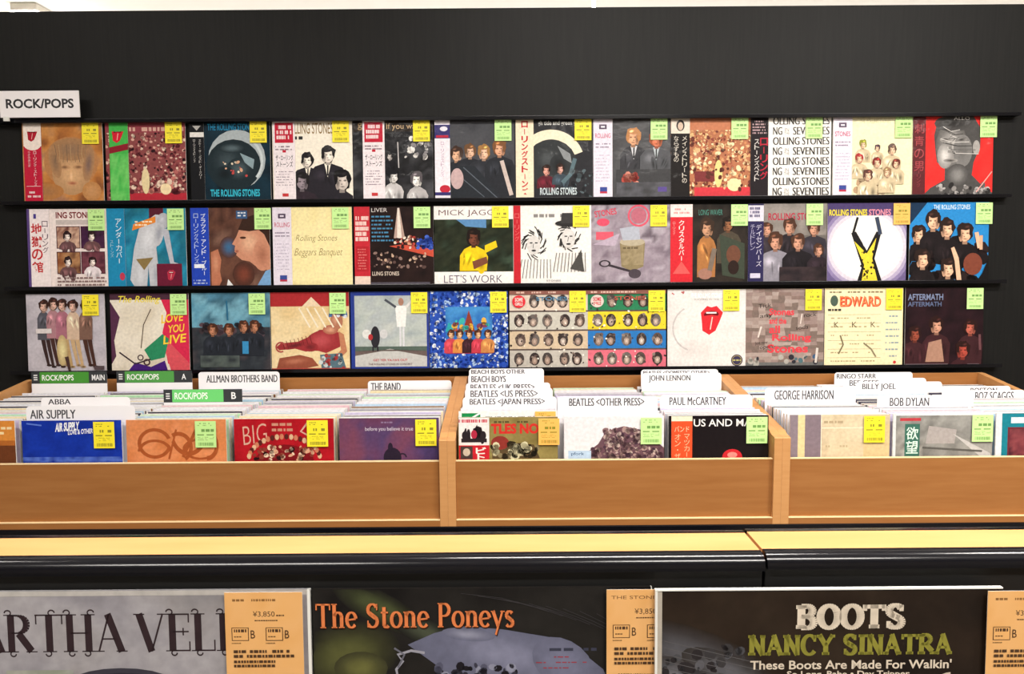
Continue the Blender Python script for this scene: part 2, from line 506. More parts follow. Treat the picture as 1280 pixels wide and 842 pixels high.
def glyphs(art, s, u0, v0, u1, v1, col, thick=0.17, thin=0.05, ser=0.10, serh=0.05, xh=0.62, gap=0.12, curl=0.0):
    """seriffed display lettering drawn stroke by stroke"""
    S = []        # strokes: (pts, w) in cap-height units
    x = 0.0
    def V(a, y0, y1, sb=True, st=True):
        S.append((((x + a, y0), (x + a, y1)), thick))
        if sb: S.append((((x + a - thick / 2 - ser, y0 + serh / 2), (x + a + thick / 2 + ser, y0 + serh / 2)), serh))
        if st: S.append((((x + a - thick / 2 - ser, y1 - serh / 2), (x + a + thick / 2 + ser, y1 - serh / 2)), serh))
        if curl:
            sg = 1 if (a < 0.3) else -1
            pts = [(x + a + sg * (0.12 - 0.09 * math.cos(t * 0.55)) - sg * 0.2, y1 + 0.04 + 0.07 * math.sin(t * 0.55)) for t in range(9)]
            S.append((pts, thin))
            pts = [(x + a - sg * (0.12 - 0.08 * math.cos(t * 0.6)) + sg * 0.16, y0 - 0.04 - 0.07 * math.sin(t * 0.6)) for t in range(9)]
            S.append((pts, thin))
    def D(a, b, w): S.append((((x + a[0], a[1]), (x + b[0], b[1])), w))
    def SER(a, y): S.append((((x + a - ser - thick * .3, y), (x + a + ser + thick * .3, y)), serh))
    def A(cx, cy, rx, ry, a0, a1, n=14):
        for i in range(n):
            t0 = math.radians(a0 + (a1 - a0) * (i - 0.08) / n); t1 = math.radians(a0 + (a1 - a0) * (i + 1.08) / n)
            w = thin + (thick - thin) * abs(math.cos((t0 + t1) / 2)) ** 1.3
            S.append((((x + cx + rx * math.cos(t0), cy + ry * math.sin(t0)), (x + cx + rx * math.cos(t1), cy + ry * math.sin(t1))), w))
    th = max(thin, serh)
    for ch in s:
        w = 0.8
        if ch == ' ': x += 0.42; continue
        if ch == 'T': V(.4, 0, 1, st=False); D((0, 1 - th / 2), (.8, 1 - th / 2), th); D((.03, 1), (.03, .74), th); D((.77, 1), (.77, .74), th)
        elif ch == 'H': V(.15, 0, 1); V(.68, 0, 1); D((.15, .5), (.68, .5), thin); w = .84
        elif ch == 'A': D((.08, 0), (.4, 1), thin * 1.3); D((.36, 1), (.74, 0), thick); D((.18, .34), (.6, .34), thin); SER(.08, serh / 2); SER(.74, serh / 2); w = .84
        elif ch == 'R': V(.15, 0, 1); A(.32, .74, .28, .23, 95, -95); D((.15, .97), (.34, .97), thin); D((.15, .51), (.34, .51), thin); D((.36, .5), (.72, serh), thick); SER(.72, serh / 2)
        elif ch == 'B': V(.15, 0, 1); A(.34, .75, .24, .22, 95, -95); A(.36, .27, .28, .24, 95, -95); [D((.15, q), (.37, q), th) for q in (.97, .51, .03)]; w = .76
        elif ch == 'P': V(.15, 0, 1); A(.34, .72, .28, .25, 95, -95); D((.15, .97), (.36, .97), thin); D((.15, .47), (.36, .47), thin); w = .7
        elif ch == 'V': D((.08, 1), (.42, 0), thick); D((.42, 0), (.76, 1), thin * 1.3); SER(.08, 1 - serh / 2); SER(.76, 1 - serh / 2); w = .84
        elif ch == 'Y': D((.08, 1), (.42, .45), thick); D((.42, .45), (.76, 1), thin * 1.4); V(.42, 0, .48, st=False); SER(.08, 1 - serh / 2); SER(.76, 1 - serh / 2); w = .84
        elif ch == 'E': V(.15, 0, 1); [D((.15, q), (.62, q), th) for q in (1 - th / 2, .52, th / 2)]; D((.62, 1), (.62, .76), th); D((.64, 0), (.64, .26), th); D((.46, .42), (.46, .62), th); w = .7
        elif ch == 'L': V(.15, 0, 1); D((.15, th / 2), (.62, th / 2), th); D((.62, 0), (.62, .3), th); w = .68
        elif ch == 'Z': D((.62, .98), (.1, .02), thick); D((.08, 1 - th / 2), (.66, 1 - th / 2), th); D((.08, th / 2), (.68, th / 2), th); D((.09, 1), (.09, .76), th); D((.67, 0), (.67, .26), th); w = .74
        elif ch == 'M': V(.12, 0, 1); V(.82, 0, 1); D((.14, 1), (.47, .1), thick * .8); D((.47, .1), (.8, 1), thin); w = .96
        elif ch == 'N': V(.14, 0, 1); D((.12, .98), (.7, .02), thick); D((.7, 0), (.7, 1), thin * 1.6); SER(.7, 1 - serh / 2); w = .84
        elif ch == 'I': V(.2, 0, 1); w = .4
        elif ch == 'O': A(.42, .5, .34, .47, 0, 360, 28); w = .84
        elif ch == 'C': A(.42, .5, .34, .47, 40, 320, 24); D((.69, .98), (.69, .66), th); w = .78
        elif ch == 'S':
            A(.36, .74, .24, .23, 30, 262, 16); A(.36, .26, .26, .23, 82, -150, 16); D((.2, .6), (.52, .41), thick); D((.6, .98), (.6, .72), th); D((.11, .02), (.11, .3), th); w = .72
        elif ch == 'h': V(.14, 0, 1, st=True); A(.34, xh - .2, .2, .18, 170, 0, 10); V(.54, 0, xh - .18, st=False); w = .68
        elif ch == 'n': V(.14, 0, xh); A(.34, xh - .2, .2, .18, 170, 0, 10); V(.54, 0, xh - .18, st=False); w = .68
        elif ch == 'e': A(.32, xh / 2, .25, xh / 2 - .02, 10, 320, 20); D((.1, xh * .5), (.55, xh * .56), thin); w = .62
        elif ch == 'o': A(.33, xh / 2, .26, xh / 2 - .02, 0, 360, 22); w = .66
        elif ch == 't': V(.2, 0.08, .85, sb=False, st=False); D((.02, xh - th / 2), (.42, xh - th / 2), th); A(.32, .12, .12, .1, 180, 340, 8); w = .46
        elif ch == 'y': D((.06, xh), (.34, .02), thick * .9); D((.58, xh), (.2, -.32), thin * 1.4); SER(.06, xh - serh / 2); SER(.58, xh - serh / 2); w = .62
        elif ch == 's': A(.26, xh * .73, .16, xh * .24, 30, 262, 12); A(.26, xh * .26, .18, xh * .24, 82, -150, 12); D((.16, xh * .62), (.38, xh * .4), thick * .9); w = .5
        x += w + gap
    tot = x - gap
    sx = (u1 - u0) / tot; sv = v1 - v0
    pts = []; polys = []
    for P, w in S:
        n = len(P)
        b = len(pts)
        for i, (px, py) in enumerate(P):
            q0 = P[max(i - 1, 0)]; q1 = P[min(i + 1, n - 1)]
            dx, dy = q1[0] - q0[0], q1[1] - q0[1]
            l = math.hypot(dx, dy) or 1
            for sg in (1, -1):
                X = px - sg * dy / l * w / 2; Yy = py + sg * dx / l * w / 2
                pts.append((u0 + X * sx, v0 + Yy * sv))
        for i in range(n - 1):
            polys.append((b + 2 * i + 1, b + 2 * i + 3, b + 2 * i + 2, b + 2 * i))
    art._add(pts, polys, lin(col))
    return art

# ------------------------------------------------------------------ the room
W = 2.99                      # face of the tall black display wall
YF = 2.25                     # front of the record bins
WTOP = at(640, 9.5, W).z


REARP = mat('taupe_shop_paint', '#8d857b', 0.7)


def struct(o):
    o['kind'] = 'structure'
    return o


struct(box('floor', (-5, -3.5, -0.1), (5, 8, 0.0), FLOORM, bevel=0))
CEILM = mat('ceiling_board', '#f6f5f2', 0.8)
struct(box('ceiling', (-5, -3.5, CEIL_Z), (5, 8, CEIL_Z + 0.1), CEILM, bevel=0))
struct(box('wall_far', (-5, 8, 0), (5, 8.1, CEIL_Z), WHITEP, bevel=0))
struct(box('wall_left', (-5.1, -3.5, 0), (-5, 8, CEIL_Z), REARP, bevel=0))
struct(box('wall_right', (5, -3.5, 0), (5.1, 8, CEIL_Z), REARP, bevel=0))
struct(box('wall_rear', (-5, -3.6, 0), (5, -3.5, CEIL_Z), REARP, bevel=0))
struct(box('wall_back', (-3.2, W, 0.0), (3.2, W + 0.06, WTOP), BLACK, bevel=0.003))
pc = at(28, 4, 5.2)
struct(box('pillar', (pc.x - 0.09, 5.2, 0), (pc.x + 0.09, 5.38, CEIL_Z), mat('grey_column_paint', '#c9c4bb', 0.7), bevel=0.01))
struct(box('trim_1', (at(742, 4, 5.0).x - 0.01, 4.99, 2.6), (at(742, 4, 5.0).x + 0.01, 5.0, CEIL_Z), mat('grey_joint', '#c4c2bd', 0.7), bevel=0))

# ------------------------------------------------------------------ rails on the wall
XL = at(8, 300, W).x; XR = at(1254, 300, W).x
RZ = [at(640, y, W - 0.03).z for y in (249.0, 356.0, 461.0)]
RTOP = at(640, 147.0, W - 0.03).z
for z, lab in ((RTOP, 'black metal rail above the top row of record covers'), (RZ[0], 'black metal rail carrying the top row of record covers'),
               (RZ[1], 'black metal rail carrying the middle row of record covers'), (RZ[2], 'black metal rail carrying the bottom row of record covers')):
    e = empty('display_rail', (0, W, z))
    tag(e, lab, 'rail', 'display rails on the black wall')
    prism_x('shelf_strip', ((-0.034, 0), (-0.001, 0), (-0.001, -0.006), (-0.034, -0.006)), XL, XR + (0.02 if z == RTOP else 0), RAILM, e)
    prism_x('front_lip', ((-0.0362, 0.005), (-0.0358, 0.0068), (-0.0352, 0.007), (-0.0346, 0.0068), (-0.0342, 0.005), (-0.0342, -0.007), (-0.0362, -0.007)),
            XL, XR + (0.02 if z == RTOP else 0), GLOSSB, e)

# category sign
s0 = at(0.5, 147, W - 0.052); s1 = at(98, 113, W - 0.052)
sg = empty('category_sign', (s0.x, W - 0.052, s0.z))
tag(sg, 'white sign reading ROCK/POPS clipped above the record wall', 'sign')
A = Art(s1.x - s0.x, s1.z - s0.z, '#f4f0f2', 0.004)
A.text('ROCK/POPS', .08, .34, .93, .70, '#1c1a20', 0.03)
link('sign_board', A.mesh('sign_board', PAPER), sg, ((s1.x - s0.x) / 2, 0, 0))
box('clip', (0.012, -0.003, -0.014), (0.034, 0.004, 0.003), CLEAR, sg, 0.001)

# ------------------------------------------------------------------ record bins
YREC = 2.285
CX = [at(p, 550, YREC).x for p in (-46, 88, 219, 354, 486, 635, 768, 899, 1051, 1180, 1309)]   # column centres
BZ0 = at(640, 657, YF).z
BZF = at(640, 575, YF + 0.012).z       # top of the front panel
BZS = at(640, 549, YF).z               # front end of the side panels
BZB = at(640, 470, 2.92).z             # top of the back panel
FLOOR_Z = BZ0 + 0.022
YB = 2.93


def side_panel(name, x0, x1, parent, loc_y=YF):
    prof = ((YF, BZ0), (YB, BZ0), (YB, BZB), (YB - 0.02, BZB), (YF + 0.05, BZS + 0.012), (YF + 0.03, BZS + 0.003), (YF + 0.003, BZS), (YF, BZS - 0.003))
    o = prism_x(name, prof, x0, x1, WOOD_LIGHT, parent)
    return o


def record_bin(px0, px1, label):
    x0 = at(px0, 600, YF).x; x1 = at(px1, 600, YF).x
    e = empty('record_bin', ((x0 + x1) / 2, YF, BZ0))
    tag(e, label, 'record bin', 'wooden record bins')
    inv = Matrix.Translation(e.location).inverted()
    kids = []
    T = 0.025
    kids.append(side_panel('side_panel', x0 + 0.0002, x0 + T, e))
    kids.append(side_panel('side_panel', x1 - T, x1 - 0.0002, e))
    a, b = x0 + T + 0.0003, x1 - T - 0.0003
    zr = at(640, 649, YF).z
    kids.append(box('bottom_rail', (a, YF, BZ0), (b, YF + 0.03, zr - 0.0022), WOOD, e, 0.0))
    kids.append(box('rail_highlight_strip', (a, YF, zr - 0.0021), (b, YF + 0.03, zr), LIT_EDGE, e, 0.0007))  # strip added as the painted bright line on the rail top
    kids.append(box('front_panel', (a, YF + 0.012, zr + 0.0002), (b, YF + 0.024, BZF - 0.003), WOOD, e, 0.0))
    kids.append(box('front_panel_lit_edging', (a, YF + 0.0115, BZF - 0.003), (b, YF + 0.0245, BZF), LIT_EDGE, e, 0.0007))  # pale wood edge, coloured lighter still for its highlight
    kids.append(box('back_panel', (a, YB - 0.016, FLOOR_Z), (b, YB, BZB), WOOD, e, 0.001))
    kids.append(box('bottom_panel', (a, YF + 0.0305, BZ0), (b, YB, FLOOR_Z - 0.0005), WOOD, e, 0.0))
    for k in kids:
        k.matrix_parent_inverse = Matrix.Identity(4)
        k.data.transform(inv)
    return e


record_bin(-135, 559.5, 'left wooden record bin, widest, filled with blue, orange, red and purple fronted records')
record_bin(559.5, 977, 'middle wooden record bin between the two wooden posts')
record_bin(977, 1395, 'right wooden record bin, cut off by the edge of the photo')

# base cabinet under the bins
e = empty('base_cabinet', (0, YF, 0))
tag(e, 'black base cabinet under the wooden record bins', 'cabinet')
bx0 = at(-135, 600, YF).x; bx1 = at(1395, 600, YF).x
box('plinth', (bx0 + 0.02, 0.07, 0.0), (bx1 - 0.02, 0.68, 0.08), DARK, e, 0.002)
box('body', (bx0, 0.02, 0.08), (bx1, 0.72, BZ0 - 0.03), DARK, e, 0.003)
box('top_board', (bx0 - 0.005, -0.004, BZ0 - 0.03), (bx1 + 0.005, 0.725, BZ0 - 0.0005), GLOSSB, e, 0.003)
nd = 6
for i in range(nd):
    a = bx0 + (bx1 - bx0) * i / nd + 0.004; b = bx0 + (bx1 - bx0) * (i + 1) / nd - 0.004
    d = box('door', (a, 0.002, 0.09), (b, 0.019, BZ0 - 0.035), BLACK, e, 0.002)
    box('door_pull', ((a + b) / 2 - 0.06, -0.008, BZ0 - 0.075), ((a + b) / 2 + 0.06, 0.002, BZ0 - 0.065), SILVER, d, 0.002)

# ------------------------------------------------------------------ near partition with its cap
YN = 0.668                              # its face towards the camera
CAPZ = at(640, 700, 0.657).z
xs = at(941, 686, 0.70).x
NEARZ = at(640, 736.5, 0.652).z         # tops of the sleeves on it
LEDGE = NEARZ - 0.318


def smooth(o):
    for p in o.data.polygons:
        p.use_smooth = len(p.vertices) == 4
    o.data.set_sharp_from_angle(angle=math.radians(35))
    return o


def near_partition(x0, x1, dz, label):
    e = empty('display_partition', ((x0 + x1) / 2, YN, 0))
    tag(e, label, 'partition', 'low black display partitions')
    hx = (x1 - x0) / 2 - 0.0006
    z = CAPZ + dz
    box('panel', (-hx, 0.0, 0.0), (hx, 0.05, z - 0.014), DARK, e, 0.001)
    prism_x('cap_board', ((0.0085, z - 0.0135), (0.0545, z - 0.0135), (0.0545, z), (0.0085, z)), -hx, hx, WOOD_LIGHT, e)
    def R(y0, s):
        rr = 0.0115
        pts = [(y0, z + 0.0004)]
        for k in range(13):
            a = math.pi / 2 * k / 12
            pts.append((y0 - s * (0.0045 + rr * math.sin(a)), z + 0.0004 - rr * (1 - math.cos(a))))
        return pts + [(y0 - s * 0.016, z - 0.0135), (y0, z - 0.0135)]
    smooth(prism_x('front_edging', R(0.0083, 1), -hx, hx, GLOSSB, e))
    smooth(prism_x('rear_edging', R(0.0547, -1), -hx, hx, GLOSSB, e))
    box('ledge', (-hx, -0.05, LEDGE - 0.02), (hx, -0.0005, LEDGE), DARK, e, 0.002)
    box('ledge_lip', (-hx, -0.056, LEDGE - 0.02), (hx, -0.0505, LEDGE + 0.02), GLOSSB, e, 0.001)


near_partition(-1.15, xs - 0.0005, 0.0, 'low black partition with wood capped top, left of the seam')
near_partition(xs + 0.0005, 1.15, 0.0012, 'low black partition with wood capped top, right of the seam')

# ------------------------------------------------------------------ price tags
def price_art(col, Wd=0.066, Hd=0.084, seed=1):
    A = Art(Wd, Hd, col, 0.0004)
    k = '#8a8420' if col[1] in 'fF' else '#6c9a50'
    A.scrib(.12, .80, .8, .95, 2, k, seed, .6, .4)
    A.scrib(.30, .55, .9, .72, 1, k, seed + 1, .8, .6)
    A.rect(.1, .46, .42, .5, k).rect(.55, .46, .88, .5, k)
    A.scrib(.12, .26, .9, .42, 3, k, seed + 2, .6, .3)
    r = random.Random(seed)
    u = .14
    while u < .88:
        w = r.choice((.015, .03))
        A.rect(u, .07, u + w, .19, k); u += w + r.choice((.02, .03))
    return A


YEL, GRN, ORG = '#f6e52a', '#c4ee98', '#f8b858'
TAGMESH = {c: price_art(c, seed=i + 3).mesh('price_tag', PAPER) for i, c in enumerate((YEL, GRN, ORG))}
TAGNAME = {YEL: 'yellow price tag', GRN: 'pale green price tag', ORG: 'orange price tag'}
S = 0.315


def add_tag(e, col, u=0.86, vtop=0.99, y=-0.004, H=S):
    o = link('price_tag', TAGMESH[col], e, ((u - 0.5) * S, y, H * vtop - 0.084))
    o['label'] = TAGNAME[col]
    return o


def wall_record(row, px, art, obi, tagc, label, obi_u=0.12, tu=0.86):
    z = RZ[row]
    ymid = (200, 307, 413)[row] - (px - 640) * 0.0075
    x = at(px, ymid, W - 0.03).x
    e = empty('record', (x, W - 0.028, z + 0.0004), (-0.05, 0, 0))
    tag(e, label, 'record', 'records shown face out on the black wall')
    link('sleeve', art.mesh('sleeve'), e)
    if obi is not None:
        o = link('obi_strip', obi.mesh('obi_strip'), e, ((obi_u - 0.5) * S, -0.0031, 0.001))
        o['label'] = 'printed paper band'
    add_tag(e, tagc, tu, y=-0.0048)
    return e


def obi(w=0.075, base='#e9e2ea'):
    return Art(w, 0.313, base, 0.0009)


def obi_red_white(seed=1):
    """white band: red box, black katakana, small print"""
    A = obi(0.086, '#efe4e8')
    A.rect(.08, .72, .92, .97, '#c01f38').scrib(.16, .75, .86, .94, 3, '#f6dfe0', seed, .85, .7)
    A.scrib(.1, .62, .9, .69, 2, '#6b5060', seed + 1, .8, .5)
    A.rect(.42, .6, .58, .63, '#c01f38')
    A.text('ザ・ローリング', .1, .50, .9, .57, '#241c24', .01).text('ストーンズ', .12, .42, .88, .49, '#241c24', .01)
    A.scrib(.1, .18, .9, .38, 6, '#8a7a88', seed + 2, .75, .35)
    A.rect(.38, .05, .66, .09, '#c63a3c')
    return A


def obi_lavender(seed=1, pink=True):
    A = obi(0.075, '#e3dbe8')
    A.rect(.3, .86, .7, .92, '#55465c').rect(.4, .88, .6, .9, '#e3dbe8')
    A.text('ROLLING' if pink else 'STONES', .1, .75, .9, .81, '#c04a68', .01)
    A.scrib(.12, .62, .9, .70, 2, '#7a6a84', seed, .8, .4)
    A.scrib(.12, .2, .9, .56, 9, '#b7abc2', seed + 3, .7, .3)
    A.rect(.34, .06, .72, .14, '#3a4a94').rect(.34, .06, .72, .085, '#b8344a')
    return A


SUIT = '#26232a'; SK = '#d9ae92'; HR = '#3a2a22'

covers = []


def cover(row, px, art, obi_, tagc, label, obi_u=0.12, tu=0.86):
    covers.append((row, px, art, obi_, tagc, label, obi_u, tu))


# ---- top row
A = Art(S, S, '#b5763e').cloud(0, 0, 1, 1, ['#8a5430', '#b9743a', '#cf9050', '#a8785c', '#d8a56c'], 26, 4, 11)
A.soft(.6, .5, .34, .32, '#a08064', '#b98050').soft(.6, .36, .24, .27, '#dcae80', '#b58c64').soft(.6, .66, .26, .14, '#94745a', '#ac8058').soft(.52, .44, .07, .03, '#7c563e', '#cc9c70').soft(.69, .44, .07, .03, '#7c563e', '#cc9c70')
A.soft(.6, .33, .03, .08, '#ecc498', '#d8a878').soft(.61, .24, .08, .03, '#a85c44', '#d0a074').soft(.4, .5, .07, .2, '#8a6c54', '#b0845c', .2).soft(.82, .48, .07, .22, '#7c645c', '#b0845c', -.15).soft(.3, .14, .2, .1, '#a4744c', '#b57a44').soft(.85, .14, .12, .12, '#c89464', '#bb8450')
for k in range(9): A.line(((.4 + .05 * k, .72), (.42 + .045 * k, .6), (.4 + .052 * k, .5)), .008, ('#7c6450', '#b8946c', '#96785c')[k % 3])
O = obi(0.07, '#c01f3c').rect(0, .7, 1, 1, '#f4e6dc').ell(.5, .73, .5, .08, '#f4e6dc').tongue(.5, .85, .55, '#b01c30')
O.vtext('ローリング・ストーンズ', .62, .64, .036, '#f6dfe0').vtext('やぎのあたま', .3, .64, .03, '#f0c8cc').rect(.1, .2, .9, .205, '#f6dfe0').scrib(.15, .05, .9, .15, 2, '#f6dfe0', 3)
cover(0, 77, A, O, YEL, 'record with blurred orange cover and red band, first in the top wall row', .13)

A = Art(S, S, '#8a4848').blobs(0, 0, 1, 1, 900, .008, .022, ['#5a2028', '#94484c', '#d8a898', '#2c1218', '#b86a66', '#e8cdb8', '#7a343c', '#94484c'], 4)
A.rect(0, .86, 1, 1, '#94404a').scrib(.3, .86, .98, .93, 1, '#d8a898', 4, .9, .7).rect(.28, 0, 1, .11, '#b42c3a').blobs(.3, .1, 1, .3, 40, .015, .04, ['#e8cdb8', '#5a2028', '#c87a70'], 6)
A.ell(.49, .26, .05, .16, '#e6d3a4').ell(.74, .16, .07, .07, '#f2dcb0')
O = obi(0.074, '#46b44e').tongue(.45, .84, .6, '#d41f34').poly(((0, .60), (1, .65), (1, .73), (0, .68)), '#8c1c2c').cloud(0, 0, 1, .6, ['#3cae46', '#74cc6a', '#46b850'], 8, 6, 3)
cover(0, 181, A, O, YEL, 'record with dark red crowd mosaic cover and bright green band, top wall row', .17)

A = Art(S, S, '#0d2433').cloud(0, 0, 1, 1, ['#08151f', '#12303f', '#0b1f2c'], 14, 5, 9).ell(.58, .52, .36, .37, '#aab4b8').ell(.54, .45, .34, .32, '#1c2a30')
A.soft(.46, .5, .2, .2, '#3c4a50', '#1c2a30').soft(.6, .4, .16, .14, '#4a5a60', '#1c2a30', .4).soft(.42, .34, .12, .1, '#121a1e', '#1c2a30').soft(.52, .66, .16, .06, '#5a6a70', '#1c2a30').ring(.58, .5, .30, .33, -40, 60, '#c9d2d4').poly(((.62, .6), (.8, .52), (.78, .4), (.68, .48)), '#8aa0a8')
A.blobs(.36, .3, .7, .5, 14, .008, .02, ['#d8a888', '#c04a48', '#e8d8c0'], 3).text('THE ROLLING STONES', .22, .88, .80, .965, '#1f7fa8', .02).text('THE ROLLING STONES', .24, .06, .86, .15, '#36b4cc', .03)
O = obi(0.055, '#15161a').rect(.0, .8, 1, .86, '#e8e4e0').vtext('スルー・ザ・パスト・ダークリー', .7, .77, .03, '#d8d4d0').vtext('ローリングストーンズ', .3, .77, .026, '#d8d4d0').poly(((.2, .94), (.8, .94), (.5, .88)), '#b8b4b0')
cover(0, 287, A, O, YEL, 'record with dark blue cover, grey ring and cyan lettering, third in the top wall row', .09)

A = Art(S, S, '#f4ecdc').text('LLING STONES', .28, .83, .76, .965, '#8f7448', .01).rect(.28, .76, .31, .8, '#333333').rect(.33, .76, .38, .8, '#333333')
A.person(.44, .42, .17, '#e8dcd0', '#1c1a1c', SUIT, 2.5, 1.2, '#f4ecdc').person(.69, .47, .2, '#e8dcd0', '#1c1a1c', SUIT, 2.4, 1.2, '#f4ecdc')
A.person(.36, .14, .2, '#8c8088', '#1c1a1c', '#30262e', 2, 1.1).person(.86, .13, .24, '#c8bcb4', '#141214', SUIT, 2, .8)
cover(0, 390, A, obi_red_white(2), YEL, 'record with cream cover, dark suited sitters and white band, top wall row', .15)

A = Art(S, S, '#26262a').rect(0, .85, 1, 1, '#2c241e').text('If you wan', .42, .86, .83, .955, '#c8a880', .0).text('g', .06, .87, .12, .96, '#a88c68', .01)
A.cloud(0, 0, 1, .84, ['#121214', '#2a2a2e', '#1a1a1c', '#4a4a4e'], 16, 6, 8).blobs(.64, .5, .98, .78, 40, .012, .035, ['#d8d4d0', '#8a8688', '#3a3a3e', '#f0ece8'], 5)
A.person(.5, .22, .16, '#d8d4d0', '#141416', '#c8c4c4', 2, .8).person(.8, .17, .17, '#e8e4e0', '#5a5458', '#b8b4b4', 1.6, .8).line(((.56, .72), (.57, .4)), .012, '#c8c4c4').person(.46, .5, .09, '#b8b0ac', '#141416', '#1a1a1e', 2)
cover(0, 491, A, obi_red_white(6), YEL, 'record with black and white photo cover and white band with red square, top wall row', .26)

A = Art(S, S, '#45464a').cloud(0, 0, 1, 1, ['#3a3b40', '#4c4d52', '#424348'], 10, 4, 3).person(.28, .48, .17, '#d8a888', '#3c2a22', '#25282e', 2.8, 1.2).person(.44, .52, .16, SK, '#6a4a30', '#24262c', 3.2, 1.3)
A.person(.62, .5, .17, '#e0b498', '#9a7040', '#2c2e34', 3, 1.3).person(.82, .54, .18, '#d8a080', '#7a5030', '#26282e', 3.1, 1.1).poly(((.2, .42), (.5, .42), (.85, 0), (.2, 0)), '#262a30')
A.line(((.84, .48), (.96, .05)), .05, '#c8b8b0').line(((.36, .4), (.78, .02)), .012, '#5a626c').line(((.3, .3), (.62, .03)), .01, '#58606a').ell(.28, .26, .08, .13, '#c4a8a8')
O = obi(0.06, '#ece6ee').rect(0, .76, 1, .93, '#35306c').ell(.6, .88, .25, .03, '#e8e4f0').rect(.1, .77, .9, .8, '#b82840').vtext('ローリングストーンズ', .5, .72, .04, '#b890b0').ell(.65, .13, .35, .05, '#c0283c').rect(0, .05, 1, .09, '#35306c')
cover(0, 593, A, O, GRN, 'record with grey cover of long dark coats and white navy band, top wall row', .1)

A = Art(S, S, '#28282c').text('gh tide and green g', .30, .90, .77, .97, '#d8d8d4', .02).ring(.46, .44, .30, .42, 20, 160, '#f0e4c8').ell(.46, .44, .32, .3, '#2f3234').soft(.42, .5, .16, .14, '#4a4e50', '#2f3234').soft(.56, .42, .12, .14, '#1a1c1e', '#2f3234').poly(((.54, .66), (.7, .56), (.72, .44), (.62, .5)), '#8a8e90')
A.person(.4, .3, .12, '#d89888', '#2a1c18', '#5a1c28', 1.4).person(.58, .32, .11, '#c8988a', '#2a1c18', '#3a4650', 1.3).line(((.76, .5), (.7, .3), (.6, .2)), .05, '#5a7078').blobs(.7, .02, 1, .35, 30, .01, .035, ['#3a4448', '#1a1c20', '#55646a'], 4)
A.text('ROLLING STONES', .32, .05, .78, .14, '#c8d4d8', .02)
O = obi(0.07, '#f0e0c4').vtext('ローリングストーンズ', .5, .97, .083, '#c0202c', .03, 1.12)
cover(0, 693, A, O, YEL, 'record with grey dome cover and cream band of large red characters, top wall row', .13)

A = Art(S, S, '#4a4a4c').cloud(0, 0, 1, 1, ['#434345', '#525254', '#48484a'], 10, 4, 13).person(.52, .66, .2, '#d8a07c', '#b88050', '#3a3a3e', 3.5, .9, '#d0d0d4').person(.8, .64, .19, '#c87050', '#9a5030', '#55565a', 2.4, 1.1, '#b8c0c4').rect(.3, 0, 1, .36, '#3f3f41')
A.blobs(.4, .18, .56, .3, 26, .02, .045, ['#b04a40', '#8a3430', '#d88a78'], 5).cloud(.3, 0, 1, .2, ['#3c3c3e', '#5a5a60', '#404042'], 12, 9, 2).rect(.82, .08, .93, .14, '#5a4a8c')
cover(0, 791, A, obi_lavender(3), GRN, 'record with plain grey cover, two suited sitters and lavender band, top wall row', .13, .83)

A = Art(S, S, '#b07050').blobs(0, 0, 1, 1, 900, .008, .024, ['#c8885c', '#e8c088', '#8a4438', '#f2dcae', '#a86048', '#d8a070', '#6a342c'], 9).rect(0, .84, 1, 1, '#c07a58').rect(.3, 0, 1, .13, '#cc3a44').ell(.6, .3, .05, .17, '#e8d088').ell(.8, .16, .09, .08, '#f0dca8')
A.rect(.3, .2, .55, .33, '#7a3434').blobs(.25, .1, 1, .7, 60, .012, .03, ['#f2dcae', '#5a2c24', '#e0b080'], 3)
O = obi(0.074, '#1c1818').rect(0, .8, 1, 1, '#e0d4c4').ell(.5, .9, .22, .07, '#2c2420').ell(.5, .89, .14, .05, '#d0b8a4').vtext('メインストリートの', .72, .77, .06, '#d8d0c4').vtext('ならずもの', .28, .77, .06, '#d8d0c4')
cover(0, 889, A, O, GRN, 'record with pale orange crowd mosaic cover and black white band, top wall row', .12)

A = Art(S, S, '#f6f1ea')
for k in range(8):
    v = .9 - k * .125
    if k % 2 == 0: [A.text('OLLING STONES', .27 + q, v, .97 + q, v + .095, '#2c2a2c', -.01) for q in (0, .008)]
    else: [A.text('NG', .27 + q, v, .38 + q, v + .095, '#2c2a2c', -.01) for q in (0, .008)]; A.text('IN', .42, v + .04, .47, v + .085, '#8a8688').text('THE', .41, v, .48, v + .035, '#8a8688').text('SEVENTIES', .52, v, .97, v + .095, '#2c2a2c', -.01).text('SEVENTIES', .528, v, .978, v + .095, '#2c2a2c', -.01)
O = obi(0.07, '#201a1e').vtext('ローリング', .75, .74, .1, '#b02438', .02, 1.05).vtext('ストーンズベスト', .35, .72, .06, '#e4dcd8').scrib(.1, .78, .95, .96, 5, '#c8a8ac', 4, .8, .5)
cover(0, 990, A, O, GRN, 'record with white cover of repeated black capitals and black band, top wall row', .1, .78)

A = Art(S, S, '#f2ebc0').text('THE ROLLING STONES', .34, .91, .72, .96, '#c8c090').blobs(.3, .04, .72, .35, 40, .03, .07, ['#d8c8a0', '#e8d8b8', '#b89878', '#c8b090'], 8)
for (u, v, s, h) in ((.38, .6, .1, '#8a8c30'), (.56, .56, .08, '#4a3840'), (.74, .52, .12, '#5a4438'), (.33, .42, .11, '#a03030'), (.55, .36, .12, '#7a2c28'), (.44, .2, .13, '#5a3830'), (.79, .35, .11, '#6a3028'), (.68, .24, .11, '#9a7858')):
    A.person(u, v, s, '#e0b898', h, '#cdbb98', 1.8)
O = obi_lavender(9, False)
cover(0, 1092, A, O, GRN, 'record with pale yellow cover and cluster of small heads, top wall row', .12, .88)

